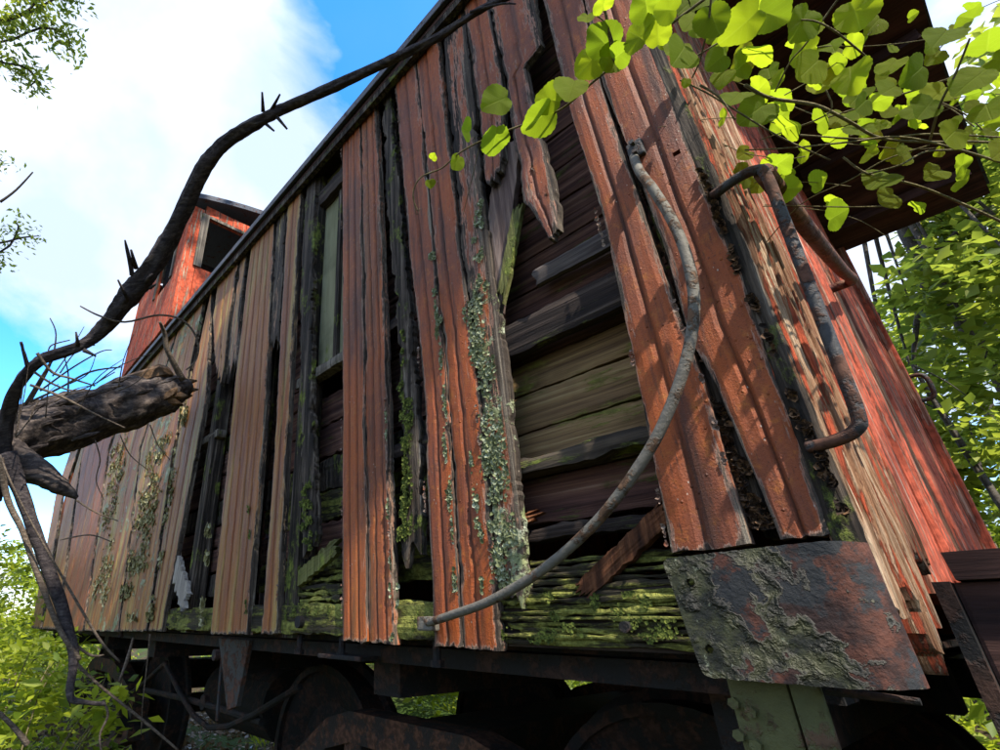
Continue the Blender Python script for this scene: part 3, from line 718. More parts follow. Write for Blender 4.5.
MB().tube([(-2.24, .14, 1.0), (-2.24, .15, .72)], .008, n=6, smooth=0).done('hanger_rod', M_IRON, CAB)
b = MB(); c = sp(345, 655, .06); b.box(c.x-.10, c.x+.11, .03, .10, 1.000, 1.012); b.done('iron_strap', M_RUST_SHADED, CAB, bevel=.003)
for (u, v) in ((300, 640), (342, 646), (437, 652), (120, 640)):
    c = sp(u, v, .05); MB().cyl((c.x, .05, 1.035), (0, 0, 1), .010, .05, 8).cyl((c.x, .05, 1.010), (0, 0, 1), .017, .014, 6).done('truss_bolt', M_RUST_SHADED, CAB)
b = MB(); b.tube([(-3.4, .3, .86), (-2.7, .32, .62), (-1.9, .34, .86)], .014, n=8, smooth=4); b.tube([(-6.4, .3, .86), (-4.6, .32, .55), (-3.5, .34, .86)], .014, n=8, smooth=4); b.done('truss_rod', M_RUST_SHADED, CAB)
# air tank hung under the floor
MB().cyl((-3.5, 1.0, .62), (1, 0, 0), .2, .9, 24).done('air_tank', M_RUST_SHADED, CAB, smooth=False)

# roof --------------------------------------------------------------------
def roof():
    n = 24; V = []; Fc = []; xs = [-LEN-.62, -3, 0, .62]
    def zt(y): s = (y-WID/2)/(WID/2+.03); return 3.195+.36*(1-s*s)
    for s_, th in ((0, 0), (1, -.06)):
        for x in xs:
            for i in range(n+1):
                y = -.03+(WID+.06)*i/n; V.append((x, y, zt(y)+th))
    N = (n+1)*len(xs)
    for j in range(len(xs)-1):
        for i in range(n):
            a = j*(n+1)+i; Fc.append([a, a+n+1, a+n+2, a+1]); a += N; Fc.append([a, a+1, a+n+2, a+n+1])
        for i in (0, n): a = j*(n+1)+i; Fc.append([a, a+N, a+N+n+1, a+n+1])
    for i in range(n):
        Fc.append([i, i+1, i+1+N, i+N]); a = (len(xs)-1)*(n+1)+i; Fc.append([a, a+N, a+N+1, a+1])
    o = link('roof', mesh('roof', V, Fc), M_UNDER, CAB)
    # metal skin and the drip edge along the eaves
    V = []; Fc = []
    for th in (.004, .016):
        for x in (-LEN-.64, .64):
            for i in range(n+1):
                y = -.045+(WID+.09)*i/n; V.append((x, y, zt(min(max(y, -.03), WID+.03))+th))
    N = 2*(n+1)
    for i in range(n): Fc += [[i, i+n+1, i+n+2, i+1], [i+N, i+1+N, i+n+2+N, i+n+1+N], [i, i+1, i+1+N, i+N], [i+n+1, i+n+1+N, i+n+2+N, i+n+2]]
    for i in (0, n): Fc.append([i, i+N, i+N+n+1, i+n+1])
    s = link('roof_skin', mesh('roof_skin', V, Fc), M_ROOF, o)
    MB().box(-LEN-.6, .6, -.052, -.033, 3.155, 3.197).done('eave_trim', M_ROOF, CAB, bevel=.004)
    MB().box(-LEN-.6, .6, WID+.033, WID+.052, 3.155, 3.197).done('eave_trim', M_ROOF, CAB)
    MB().box(-LEN-.3, .0, -.029, -.004, 3.10, 3.135).done('fascia', M_DARK, CAB)
    for k in range(7):
        y = .12+k*.42; z = zt(y)-.12
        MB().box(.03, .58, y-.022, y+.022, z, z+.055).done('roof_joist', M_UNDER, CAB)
roof()
# fill of the end wall gable under the roof arch
V = []; n = 20
for xx in (-.05, -.015):
    for i in range(n+1):
        y = .01+(WID-.02)*i/n; s = (y-WID/2)/(WID/2+.03); V += [(xx, y, 2.9), (xx, y, 3.13+.36*(1-s*s))]
N = 2*(n+1); Fc = []
for i in range(n):
    a = 2*i; Fc += [[a, a+1, a+3, a+2], [a+N, a+2+N, a+3+N, a+1+N]]
Fc += [[0, N, N+1, 1], [2*n, 2*n+1, 2*n+1+N, 2*n+N]]
link('gable', mesh('gable', V, Fc), M_ENDR, CAB)

# cupola ------------------------------------------------------------------
def cupola():
    c = bpy.data.objects.new('cupola', None); COL.objects.link(c); c.parent = CAB
    X0, X1, Yn, Yf, Zt = -5.15, -3.74, .0, WID, 4.62
    # near side wall with a window opening, built as butted pieces
    wx0, wx1, wz0, wz1 = -4.45, -3.96, 3.95, 4.56
    b = MB()
    def cols(x0, x1, z0, z1):
        x = x0
        while x < x1-.001:
            x2 = min(x+.14, x1); b.box(x, x2-.006, Yn+random.uniform(0, .006), Yn+.03, z0, z1); x = x2
    cols(X0, wx0, 3.38, Zt); cols(wx1, X1, 3.38, Zt); cols(wx0, wx1, 3.38, wz0); cols(wx0, wx1, wz1, Zt)
    b.done('wall', M_CUP, c)
    f = MB(); f.box(wx0-.02, wx0+.03, -.014, -.003, wz0, wz1); f.box(wx1-.03, wx1+.02, -.014, -.003, wz0, wz1); f.done('window_frame', M_GREY, c)
    MB().box(X0+.1, X1-.1, .70, .72, 3.45, 4.6).done('shade_backing', M_RUST_SHADED, c)  # dark sheet standing in for the shade inside the cupola
    # end wall facing the camera, window opening
    b = MB(); y0, y1, z0, z1 = .13, 1.25, 3.98, 4.56
    def colsy(a0, a1, z0_, z1_):
        y = a0
        while y < a1-.001:
            y2 = min(y+.14, a1); b.box(X1+.001, X1+.03+random.uniform(0, .006), y, y2-.006, z0_, z1_); y = y2
    colsy(Yn, y0, 3.38, Zt+.02); colsy(y0, y1, 3.38, z0); colsy(y0, y1, z1, Zt+.08); colsy(y1, 1.7, 3.38, Zt+.1); colsy(1.7, 2.81, 3.38, z0); colsy(1.7, 2.81, z1, Zt+.08); colsy(2.81, Yf, 3.38, Zt)
    b.done('wall', M_CUP, c)
    f = MB(); f.box(X1+.032, X1+.05, y0-.03, y0+.04, z0, z1+.03); f.box(X1+.032, X1+.05, y0+.045, y1, z1-.0, z1+.03); f.done('window_frame', M_GREY, c)
    MB().box(X1-.72, X1-.70, .05, Yf-.05, 3.45, 4.6).done('shade_backing', M_RUST_SHADED, c)  # second dark sheet, for the shade behind the end window
    MB().box(X0-.03, X0, .0, Yf, 3.38, Zt).done('wall', M_CUP, c)
    MB().box(X0, X1, Yf-.03, Yf, 3.38, Zt).done('wall', M_CUP, c)
    V = []; Fc = []; n = 16; xs = (X0-.14, X1+.12)
    for th in (0, .055):
        for x in xs:
            for i in range(n+1):
                y = -.08+(WID+.16)*i/n; s = (y-WID/2)/(WID/2+.08); V.append((x, y, Zt+.015+.28*(1-s*s)+th))
    N = 2*(n+1)
    for i in range(n): Fc += [[i, i+1, i+n+2, i+n+1], [i+N, i+n+1+N, i+n+2+N, i+1+N], [i, i+N, i+1+N, i+1], [i+n+1, i+n+2, i+n+2+N, i+n+1+N]]
    for i in (0, n): Fc.append([i, i+n+1, i+N+n+1, i+N])
    link('cupola_roof', mesh('cupola_roof', V, Fc), M_ROOF, c)
cupola()

# end platform -----------------------------------------------------------
b = MB()
x = .045
while x < .60: b.box(x, x+.105, .31, WID-.02, 1.165+random.uniform(-.003, .003), 1.205, jit=.002); x += .112
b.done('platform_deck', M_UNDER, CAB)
MB().box(.04, .60, .33, .39, .98, 1.160).done('platform_beam', M_UNDER, CAB, bevel=.006)
MB().box(.50, .62, .395, WID-.05, .93, 1.158).done('end_sill', M_RUST_SHADED, CAB, bevel=.006)
b = MB()
for i in range(3): b.box(.05, .56, .40, .72, .88-.22*i, .90-.22*i)
b.done('platform_step', M_RUST_SHADED, CAB)
MB().box(.03, .62, .745, .765, .25, .925).done('shade_panel', M_RUST_SHADED, CAB)  # dark sheet added for the deep shade under the platform
MB().box(.02, .04, .30, 2.6, .55, 1.16).done('buffer_beam', M_RUST_SHADED, CAB)

# steel plate on the corner ------------------------------------------------
def corner_plate():
    # outline on the side, then it rolls round the corner
    nu, nv = 150, 84; V = []; Fc = []
    TL, TR, BL, BR = sp(661, 559, -.028), sp(822, 541, -.028), sp(704, 677, -.028), sp(866, 690, -.028)
    def P_(a, c):
        T = TL.lerp(TR, a); B = BL.lerp(BR, a)
        p = T.lerp(B, c); return p
    for s_ in (0, 1):
        for j in range(nv+1):
            c = j/nv
            for i in range(nu+1):
                a = i/nu*1.14
                # rounded corners on the free (left) side
                cc = c
                if a < .07:
                    k = math.sqrt(max(0, 1-((.07-a)/.07)**2)); cc = .5+(c-.5)*(1-.10*(1-k))
                p = P_(min(a, 1), cc)
                if a > 1:
                    th = (a-1)/.14*1.30; r = .040*(1+.30*c)
                    p = p+Vector((r*math.sin(th), r*(1-math.cos(th)), .004*(a-1)/.14*(1-2*c)*-1))
                p.y += .003*fb(p.x*9, p.z*9, 3, 3)-.004*math.sin(a*3)
                p.z += .0012*fb(p.x*60, c*3, 3, 3)
                V.append(p+Vector((0, .011 if a <= 1 else .009, 0))*s_)
    N = (nu+1)*(nv+1); cut = set()
    hs = [sp(691, 583, -.028), sp(710, 649, -.028)]
    for j in range(nv):
        for i in range(nu):
            a = j*(nu+1)+i
            m_ = (V[a]+V[a+nu+2])/2
            if any((m_-h).length < .0065 for h in hs): cut.add((j, i)); continue
            Fc.append([a, a+nu+1, a+nu+2, a+1]); q = a+N; Fc.append([q, q+1, q+nu+2, q+nu+1])
    for (j, i) in cut:
        for (dj, di, p, q) in ((0, -1, (j, i), (j+1, i)), (0, 1, (j+1, i+1), (j, i+1)), (-1, 0, (j, i+1), (j, i)), (1, 0, (j+1, i), (j+1, i+1))):
            if (j+dj, i+di) not in cut:
                a = p[0]*(nu+1)+p[1]; b_ = q[0]*(nu+1)+q[1]; Fc.append([a, b_, b_+N, a+N])
    for i in range(nu): Fc.append([i, i+1, i+1+N, i+N]); a = nv*(nu+1)+i; Fc.append([a, a+N, a+N+1, a+1])
    for j in range(nv): a = j*(nu+1); Fc.append([a, a+N, a+N+nu+1, a+nu+1]); a += nu; Fc.append([a, a+nu+1, a+N+nu+1, a+N])
    o = link('corner_plate', mesh('corner_plate', V, Fc), M_PLATE, CAB)
    o['label'] = 'flaking green black steel plate wrapped round the corner'
corner_plate()
# bracket below the plate
b = MB(); P1 = [sp(u, v, .012) for u, v in ((716, 684), (766, 688), (786, 752), (736, 752))]
def slab(pts, th, name, mat, **k):
    b = MB(); n = len(pts); b.V = [Vector(p) for p in pts]+[Vector(p)+Vector(th) for p in pts]
    b.F = [list(range(n))[::-1], list(range(n, 2*n))]+[[i, (i+1) % n, (i+1) % n+n, i+n] for i in range(n)]
    return b.done(name, mat, CAB, **k)
ax = sp(728, 686, .01).x; bx_ = sp(790, 686, .01).x; cx_ = sp(816, 690, .01).x
slab([(ax, .01, 1.035), (bx_-.004, .01, 1.035), (bx_-.004, .01, .70), (ax, .01, .70)], (0, .012, 0), 'bracket', M_GREENST, bevel=.0015)
slab([(bx_, .005, 1.035), (cx_, .028, 1.035), (cx_, .028, .70), (bx_, .005, .70)], (0, .010, 0), 'bracket', M_GREENST, bevel=.0015)
for (u, v) in ((735, 703), (752, 712), (740, 735), (757, 745)):
    c = sp(u, v, .008); MB().cyl(c, (0, 1, 0), .0075, .016, 6).done('bolt', M_GREENST, CAB)
MB().tube([sp(826, 690, .03), sp(880, 697, .03), sp(921, 702, .03)], [.006, .005, .004], n=8).done('pin', M_RUST_SHADED, CAB)

slab([(-2.22, .105, 1.03), (-1.92, .105, 1.03), (-1.98, .105, .80), (-2.06, .105, .78)], (0, .02, 0), 'hanger_bracket', M_IRON, bevel=.003)
# curved handrail ----------------------------------------------------------
b = MB()
hp = [((634, 157), -.008), ((640, 172), -.035), ((655, 192), -.05), ((676, 228), -.058), ((690, 270), -.064), ((694, 312), -.068), ((686, 360), -.07), ((667, 415), -.07), ((640, 465), -.07), ((598, 520), -.066), ((545, 568), -.06), ((492, 600), -.052), ((452, 615), -.04), ((428, 623), -.022)]
pts = [sp(u, v, y) for (u, v), y in hp]
b.tube(pts, [.0089]*13+[.0084], n=20, smooth=12, bump=.05); HR = b.done('handrail', M_PIPE, CAB, smooth=True); HR['label'] = 'bent grey pipe handrail curving down the side'
c = sp(636, 150, -.006); m_ = MB().box(c.x-.016, c.x+.016, -.012, .002, c.z-.022, c.z+.022).done('flange', M_IRON, HR, bevel=.004)
for dz_ in (-.013, .014): MB().cyl((c.x, -.016, c.z+dz_), (0, 1, 0), .0055, .012, 6).done('bolt', M_IRON, HR)
c = sp(430, 624, -.012); MB().box(c.x-.03, c.x+.02, -.026, .0, c.z-.014, c.z+.016).done('flange', M_PIPE, HR, bevel=.004)

# corner grab iron, with the cross bar on the end
b = MB()
zt_, zb_ = 1.803, 1.332
b.tube([(-.012, -.004, zt_+.008), (.030, -.018, zt_+.006), (.058, -.022, zt_), (.068, -.022, zt_-.018), (.066, -.022, 1.70), (.056, -.022, 1.45), (.052, -.022, zb_+.025), (.044, -.020, zb_+.004), (.020, -.015, zb_-.004), (-.014, -.006, zb_-.004)], .0086, n=14, smooth=6)
gi = b.done('grab_iron', M_IRON, CAB, smooth=True)
A = ep(757, 178, .07); 
b = MB(); b.tube([(.066, -.012, zt_-.004), (.068, .35, zt_+.05), (.066, .80, zt_+.18), (.064, 1.12, zt_+.30), (.03, 1.15, zt_+.31), (.0, 1.15, zt_+.31)], .015, n=12, smooth=5)
b.done('grab_iron', mat_steel('dull_red_iron', (.10, .03, .022), (.16, .07, .04), .5, .6, .2), CAB, smooth=True)
for (u, v, u2, v2) in ((840, 247, 858, 282), (888, 356, 897, 378)):
    A = ep(u, v, .0); B = ep(u2, v2, .0); y = WID+.03
    z1_, z0_ = A.z*.965-.02, B.z*.965+.02
    b = MB(); b.tube([(.0, y, z1_), (.07, y, z1_), (.09, y, z1_-.03), (.09, y, z0_+.03), (.07, y, z0_), (.0, y, z0_)], .011, n=10, smooth=4)
    b.done('grab_iron', M_IRON, CAB, smooth=True)

# ------------------------------------------------------------------ loose broken boards (rest in or on the caboose)
def loose(name, A, B, width, th, mat, label, twist=0., rot=.006, seed=0., taper=(1, 1)):
    """a broken board from point A to point B, splintered ends"""
    A = Vector(A); B = Vector(B); d = (B-A); L_ = d.length; d.normalize()
    n_ = Vector((0, -1, 0)); n_ = (n_-d*n_.dot(d)).normalized(); s_ = d.cross(n_); s_ = (math.cos(twist)*s_+math.sin(twist)*n_).normalized(); n_ = s_.cross(d)*-1
    nl, nw = 50, 12; V = []; Fc = []
    for q in (0, 1):
        for j in range(nl+1):
            t = j/nl; wv = width*(taper[0]*(1-t)+taper[1]*t)
            for i in range(nw+1):
                f = i/nw-.5
                e = 0
                if j < 7: e = -(7-j)/7*.05*(fb(i*.55, seed, 1, 3)+.2)
                if j > nl-7: e = (j-nl+7)/7*.05*(fb(i*.55, seed, 4, 3)+.2)
                ww = f*wv+(rot*fb(t*9, seed+i//6, 2, 4) if i in (0, nw) else 0)
                V.append(A+d*(t*L_+e)+s_*ww+n_*((.5-q)*th+.0014*fb(i*.8, t*3, seed, 3)))
    N = (nl+1)*(nw+1)
    for j in range(nl):
        for i in range(nw):
            a = j*(nw+1)+i; Fc.append([a, a+1, a+nw+2, a+nw+1]); a += N; Fc.append([a, a+nw+1, a+nw+2, a+1])
        a = j*(nw+1); Fc.append([a, a+nw+1, a+nw+1+N, a+N]); a += nw; Fc.append([a, a+N, a+N+nw+1, a+nw+1])
    for i in range(nw): Fc.append([i, i+N, i+1+N, i+1]); a = nl*(nw+1)+i; Fc.append([a, a+1, a+1+N, a+N])
    o = link(name, mesh(name, V, Fc), mat); tag(o, label, 'board'); return o
loose('broken_board', sp(588, 588, .03), sp(668, 512, .045), .034, .02, M_RUSTW, 'rust brown splintered board fallen diagonally across the bottom of the big hole', seed=2)
loose('broken_board', sp(491, 304, .032), sp(510, 150, .040), .085, .02, mat_wood('purple_grey_plank', [(.30, (.03, .02, .018)), (.46, (.10, .065, .055)), (.60, (.18, .125, .10)), (.75, (.30, .23, .19))], scale=50, z=1.2), 'wide brown grey board leaning inside the gap under the hanging vine', seed=5)
loose('broken_board', sp(504, 289, .020), sp(518, 213, .022), .030, .014, M_GREENW, 'thin yellow green slat beside the leaning brown grey board', seed=8, rot=.003)
loose('broken_board', sp(186, 600, .0), sp(176, 562, .02), .10, .02, mat_wood('pale_silver_wood', [(.28, (.08, .07, .055)), (.46, (.22, .19, .16)), (.62, (.38, .34, .29)), (.8, (.5, .46, .4))], scale=50, z=2.), 'pale grey rotten board scrap at the foot of the leftmost dark gap', seed=11, rot=.02)
loose('broken_board', sp(296, 582, .045), sp(336, 548, .03), .05, .018, M_GREENW, 'mossy green board scrap on the sill below the window opening', seed=14, rot=.012)
loose('broken_board', sp(500, 527, .05), sp(528, 518, .06), .022, .016, M_RUSTW, 'short brown splintered scrap on the rail left of the big hole', seed=17, rot=.006)

# ------------------------------------------------------------------ foliage
def leaf_cloud(name, centers, mat, parent=None, n=2000, size=.06, spread=.3, seed=1, asp=1.7, flat=.75, droop=0.):
    """many folded leaf faces gathered round clump centres [(x,y,z,weight)]"""
    rg = np.random.default_rng(seed); C = np.array([c[:3] for c in centers], float); W = np.array([c[3] if len(c) > 3 else 1 for c in centers], float)
    idx = rg.choice(len(C), n, p=W/W.sum())
    off = rg.normal(size=(n, 3)); off /= np.linalg.norm(off, axis=1)[:, None]; off *= (rg.random(n)**.45)[:, None]*spread*rg.uniform(.6, 1.2, (n, 1)); off[:, 2] *= flat
    P = C[idx]+off
    d = rg.normal(size=(n, 3)); d[:, 2] = d[:, 2]*.45-droop; d /= np.linalg.norm(d, axis=1)[:, None]
    up = rg.normal(size=(n, 3))*.55+np.array([0, 0, 1.]); s = np.cross(d, up); s /= np.linalg.norm(s, axis=1)[:, None]; nn = np.cross(s, d)
    sz = size*rg.uniform(.55, 1.3, n)[:, None]; h = sz/asp
    V = np.stack([P, P+d*sz*.45+s*h*.5+nn*h*.16, P+d*sz, P+d*sz*.45-s*h*.5+nn*h*.16], 1).reshape(-1, 3)
    me = bpy.data.meshes.new(name); me.vertices.add(4*n); me.vertices.foreach_set('co', V.ravel())
    me.loops.add(6*n); me.polygons.add(2*n)
    b = (np.arange(n)*4)[:, None]
    me.loops.foreach_set('vertex_index', np.concatenate([b, b+1, b+2, b, b+2, b+3], 1).ravel().astype(np.int32))
    me.polygons.foreach_set('loop_start', (np.arange(2*n)*3).astype(np.int32))
    cl = rg.random(len(C))[idx]
    a = me.attributes.new('rnd', 'FLOAT', 'POINT'); a.data.foreach_set('value', np.repeat(np.clip(.55*rg.random(n)+.5*cl, 0, 1), 4))
    me.update(calc_edges=True); me.validate()
    return link(name, me, mat, parent)

def tree(name, label, base, pts, rads, blobs, nl, size, mat, group=None, spread=.45, seed=1, ncl=60, cat='tree', limbs=14):
    """base: ground point; pts: trunk points; blobs: [(x,y,z,rx,ry,rz)]"""
    rg = random.Random(seed)
    t = thing(name, label, cat, group, base); inv = Vector(base)
    b = MB(); P = [Vector(p)-inv for p in pts]; b.tube(P, rads, n=10, smooth=5, bump=.25, seed=seed)
    cent = []
    for k in range(ncl):
        bx, by, bz, rx, ry, rz = blobs[rg.randrange(len(blobs))]
        v = Vector((rg.gauss(0, 1), rg.gauss(0, 1), rg.gauss(0, 1))).normalized()*rg.random()**.4
        cent.append((bx+v.x*rx-inv.x, by+v.y*ry-inv.y, bz+v.z*rz-inv.z, rg.uniform(.3, 1.6)))
    for k in range(min(limbs, len(cent))):
        c = Vector(cent[k][:3]); s = P[rg.randrange(max(1, len(P)//2), len(P))]; md = s.lerp(c, .5)+Vector((0, 0, (c-s).length*.12))
        r0 = min(rads[-1]*.8, .06); b.tube([s, md, c], [r0, r0*.5, r0*.12], n=6, smooth=4)
    b.done('trunk', M_TRUNK, t, smooth=True)
    leaf_cloud('crown', cent, mat, t, nl, size, spread, seed)
    return t

# right-hand background (seen past the far corner)
def ground_pt(p): return Vector((p.x, p.y, -.25))
A = dp(893, 190, 6.2); B = dp(930, 262, 6.2); Cq = dp(1003, 372, 6.4); D = dp(1110, 530, 6.8)
t1b = Vector((D.x+.6, D.y+.1, -.2))
tree('leaning_tree', 'dark leaning tree trunk with bright leaves beyond the far corner', t1b, [t1b, D, Cq, B, A, dp(860, 120, 6.6)], [.11, .10, .085, .075, .06, .04],
     [(*dp(945, 330, 7), .6, .6, .35), (*dp(1010, 260, 6.5), .6, .6, .6), (*dp(975, 190, 6.4), .5, .6, .4), (*dp(1050, 120, 6), .8, .8, .8), (*dp(985, 290, 5.4), .4, .4, .4), (*dp(1000, 400, 5.2), .35, .35, .4), (*dp(930, 470, 5.6), .3, .5, .4)], 7500, .11, M_FOL, 'trees beyond the caboose', .34, 3, 80)
A = dp(1030, 545, 4.6); b0 = Vector((A.x+.2, A.y, -.2))
tree('sapling', 'thin dark sapling slanting across the green right of the end wall', b0, [b0, A, dp(985, 480, 4.7), dp(940, 410, 4.8), dp(912, 365, 4.9)], [.022, .02, .018, .014, .008],
     [(*dp(930, 400, 4.9), .25, .3, .25), (*dp(975, 440, 4.7), .3, .3, .2)], 260, .09, M_FOL, None, .22, 5, 14, limbs=8)
def bush(name, label, c, r, nl, size, mat, group, seed, h=1., spread=.3, ncl=40, stems=8, cat='bush'):
    rg = random.Random(seed); c = Vector(c); t = thing(name, label, cat, group, (c.x, c.y, gz(c.x, c.y)-.05)); b = MB(); cent = []
    for k in range(ncl):
        a = rg.random()*6.283; q = r*rg.random()**.5; z = rg.random()*h*(1-.35*(q/r)**2)
        cent.append((q*math.cos(a), q*math.sin(a), z+.2, rg.uniform(.4, 1.4)))
    for k in range(stems):
        e = Vector(cent[k][:3]); b.tube([Vector((rg.uniform(-.1, .1), rg.uniform(-.1, .1), 0)), e*.5+Vector((0, 0, .2)), e], [.018, .012, .004], n=5, smooth=3)
    b.done('stem', M_TWIG, t)
    leaf_cloud('foliage', cent, mat, t, nl, size, spread, seed, asp=2.0)
    return t
GB = 'bushes growing beyond the caboose'
hz = [  # x, y, r, h, n, size, mat, label
 (1.6, 6.0, 1.4, 3.2, 9000, .10, M_FOLB, 'bright yellow green bush right of the far corner'),
 (-.1, 7.2, 1.5, 3.4, 8000, .10, M_FOLB, 'bright green bush just beyond the far corner post'),
 (-1.4, 4.3, 1.2, .9, 4500, .09, M_FOLB, 'sunny bush seen under the caboose left of the corner plate'),
 (-4.0, 4.4, 1.3, .9, 4500, .09, M_FOLB, 'sunny bush seen through the gap beside the nearest wheel'),
 (-6.8, 4.6, 1.5, 1., 3500, .09, M_FOLB, 'sunny bush seen under the far half of the caboose'),
 (-9.0, 5.0, 1.8, 2.4, 3500, .10, M_FOLB, 'bush beyond the far truck of the caboose')]
for i, (x, y, r, h, n, s_, m_, lb) in enumerate(hz): bush('bush', lb, (x, y, 0), r, n, s_, m_, GB, 20+i, h, .35, 60)
# tall background trees to close the view
for i, (x, y, h, lb, m_) in enumerate([(3.2, 9.5, 8, 'tall leafy tree at the right edge behind the bushes', M_FOL), (.4, 15, 9, 'tall leafy tree behind the far corner post', M_FOLB),
                                   (-3, 13, 4.0, 'dark leafy tree hidden low behind the caboose', M_FOLD), (-8, 12, 4, 'dark leafy tree behind the far truck', M_FOLD)]):
    bl = [(x+random.uniform(-1.6, 1.6), y+random.uniform(-1, 1), h*q, 1.5, 1.5, 1.0) for q in (.25, .4, .5, .62, .75, .9)]
    if i == 1: bl = [(x+q, y, z, 1.4, 1.2, .8) for q, z in ((-1.5, 1.5), (0, 2.2), (1.3, 3.2), (2.4, 4.4), (0, 1.0), (3, 6.5))]
    tree('leafy_tree', lb, (x, y, -.2), [(x, y, -.2), (x+.2, y, h*.4), (x-.1, y, h*.9)], [.2, .15, .06], bl, 7000, .20, m_, 'trees beyond the caboose', .7, 40+i, 90)

# left-hand undergrowth beyond the far end
GL = 'bushes at the left by the far end'
for i, (u, d, r, h, n, s_, lb) in enumerate([(30, 9.5, 1.3, 1.9, 6000, .09, 'bright fern green bush behind the far end of the caboose'),
        (-30, 7.0, 1.1, 2.2, 6000, .08, 'tall bright bush at the left edge of the photo'),
        (20, 13., 2.2, 2.6, 6000, .12, 'sunlit bush farthest back at the left'),
        (75, 11.0, 1.0, .75, 2500, .07, 'low bright bush peeping under the far end')]):
    p = dp(u, 620, d); bush('bush', lb, (p.x, p.y, 0), r, n, s_, M_FOLB, GL, 60+i, h, .3, 70)
for i, (u, v, d, n, r, s_, lb) in enumerate([(20, 720, 3.2, 700, .34, .085, 'low broad leaved plant in the bottom left corner'), (75, 700, 3.9, 420, .22, .07, 'small leafy plant beside the lowest dead twigs'), (5, 655, 4.6, 900, .42, .08, 'light green plant at the left edge under the bushes')]):
    p = dp(u, v, d); rg = random.Random(80+i); t = thing('ground_plant', lb, 'plant', 'plants at the bottom left', (p.x, p.y, -.25)); b = MB(); ce = []
    for k in range(26):
        e = Vector((rg.uniform(-r, r), rg.uniform(-r, r), p.z+.25+rg.uniform(-.35, .12))); ce.append((e.x, e.y, e.z, 1)); 
        if k % 2: b.tube([Vector((e.x*.2, e.y*.2, 0)), e*.6+Vector((0, 0, .1)), e], [.007, .005, .002], n=5, smooth=3)
    b.done('stem', M_VST, t); leaf_cloud('foliage', ce, M_FOLB, t, n, s_, .13, 90+i, asp=2.3)
# two leafy twigs hanging in at the top left, from trees outside the frame
def hanging(label, segs, base, n, size, seed, mat=M_FOLD):
    t = thing('overhanging_tree', label, 'tree', None, base); inv = Vector(base); b = MB()
    b.tube([Vector((0, 0, 0)), Vector((.1, 0, 3)), segs[0][0]-inv], [.14, .11, .05], n=8, smooth=5)
    ce = []
    for sg in segs:
        pl = [p-inv for p in sg]; b.tube(pl, [.022]+[.010]*(len(pl)-2)+[.004], n=5, smooth=3)
        for p in pl[1:]: ce.append((p.x, p.y, p.z, 1))
        for q in range(len(pl)-1):
            for f in (.33, .66): c = pl[q].lerp(pl[q+1], f); ce.append((c.x, c.y, c.z, .7))
    b.done('trunk', M_TRUNK, t); leaf_cloud('crown', ce, mat, t, n, size, .17, seed, asp=2.4, flat=1.)
D_ = 6.0
S1 = [[dp(-160, 20, D_), dp(-60, 30, D_), dp(-10, 25, D_), dp(30, 12, D_), dp(62, -4, D_), dp(78, 4, D_)], [dp(-60, 30, D_), dp(0, 42, D_), dp(40, 28, D_), dp(66, 34, D_), dp(70, 50, D_)], [dp(-60, 30, D_), dp(-5, 60, D_), dp(22, 66, D_), dp(36, 78, D_), dp(30, 86, D_)], [dp(-60, 30, D_), dp(10, 18, D_), dp(35, 3, D_), dp(30, -15, D_)]]
hanging('tree with fine leaves hanging into the top left corner', S1, (S1[0][0].x-1, S1[0][0].y-2, -.2), 1500, .060, 5, M_FOL)
S2 = [[dp(-160, 260, D_), dp(-60, 250, D_), dp(0, 243, D_), dp(20, 238, D_), dp(38, 236, D_)], [dp(-60, 250, D_), dp(0, 252, D_), dp(18, 230, D_), dp(15, 222, D_)], [dp(-160, 260, D_), dp(-40, 165, D_), dp(-8, 158, D_), dp(3, 162, D_)], [dp(-60, 250, D_), dp(-10, 262, D_), dp(0, 266, D_)]]
hanging('tree with fine leaves poking in at the left edge, half way up the sky', S2, (S2[0][0].x-1, S2[0][0].y-2, -.2), 420, .055, 6, M_FOL)

# unseen tree behind the camera, crown clumps placed to shade the side wall
def shade_tree():
    pts = []
    blobs = []
    for (x, z) in ((-1.2, 3.0), (-1.7, 1.7), (-1.8, 2.6), (-2.3, 2.0), (-1.1, 2.2), (-.9, 3.0)):
        p = Vector((x, 0, z))+SUN*6.8; blobs.append((p.x, p.y, p.z, .55, .5, .45))
    b0 = (3.6, -4.6, -.2)
    tree('shade_tree', 'unseen broad leafy tree behind the camera, crown placed to shade the side wall', b0, [b0, (3.5, -4.4, 2.5), (3.0, -3.6, 5.2), (2.3, -2.0, 6.6)], [.2, .17, .12, .07], blobs, 3600, .19, M_FOL, None, .42, 77, 80, limbs=20)
    # a looser unseen tree, crown placed to dapple the end wall and far side
    blobs = []
    for (x, y, z) in ((-3.9, 0, 2.7), (0, 2.3, 2.0), (-6.0, 0, 2.4)):
        p = Vector((x, y, z))+SUN*11; blobs.append((p.x, p.y, p.z, .9, .9, .6))
    b0 = (6.5, -6.2, -.2)
    tree('shade_tree', 'unseen loose leafy tree farther off, crown placed to dapple the end wall', b0, [b0, (6.3, -5.5, 4), (5.2, -4.2, 9)], [.22, .17, .08], blobs, 1300, .20, M_FOL, None, .6, 78, 70, limbs=20)
shade_tree()

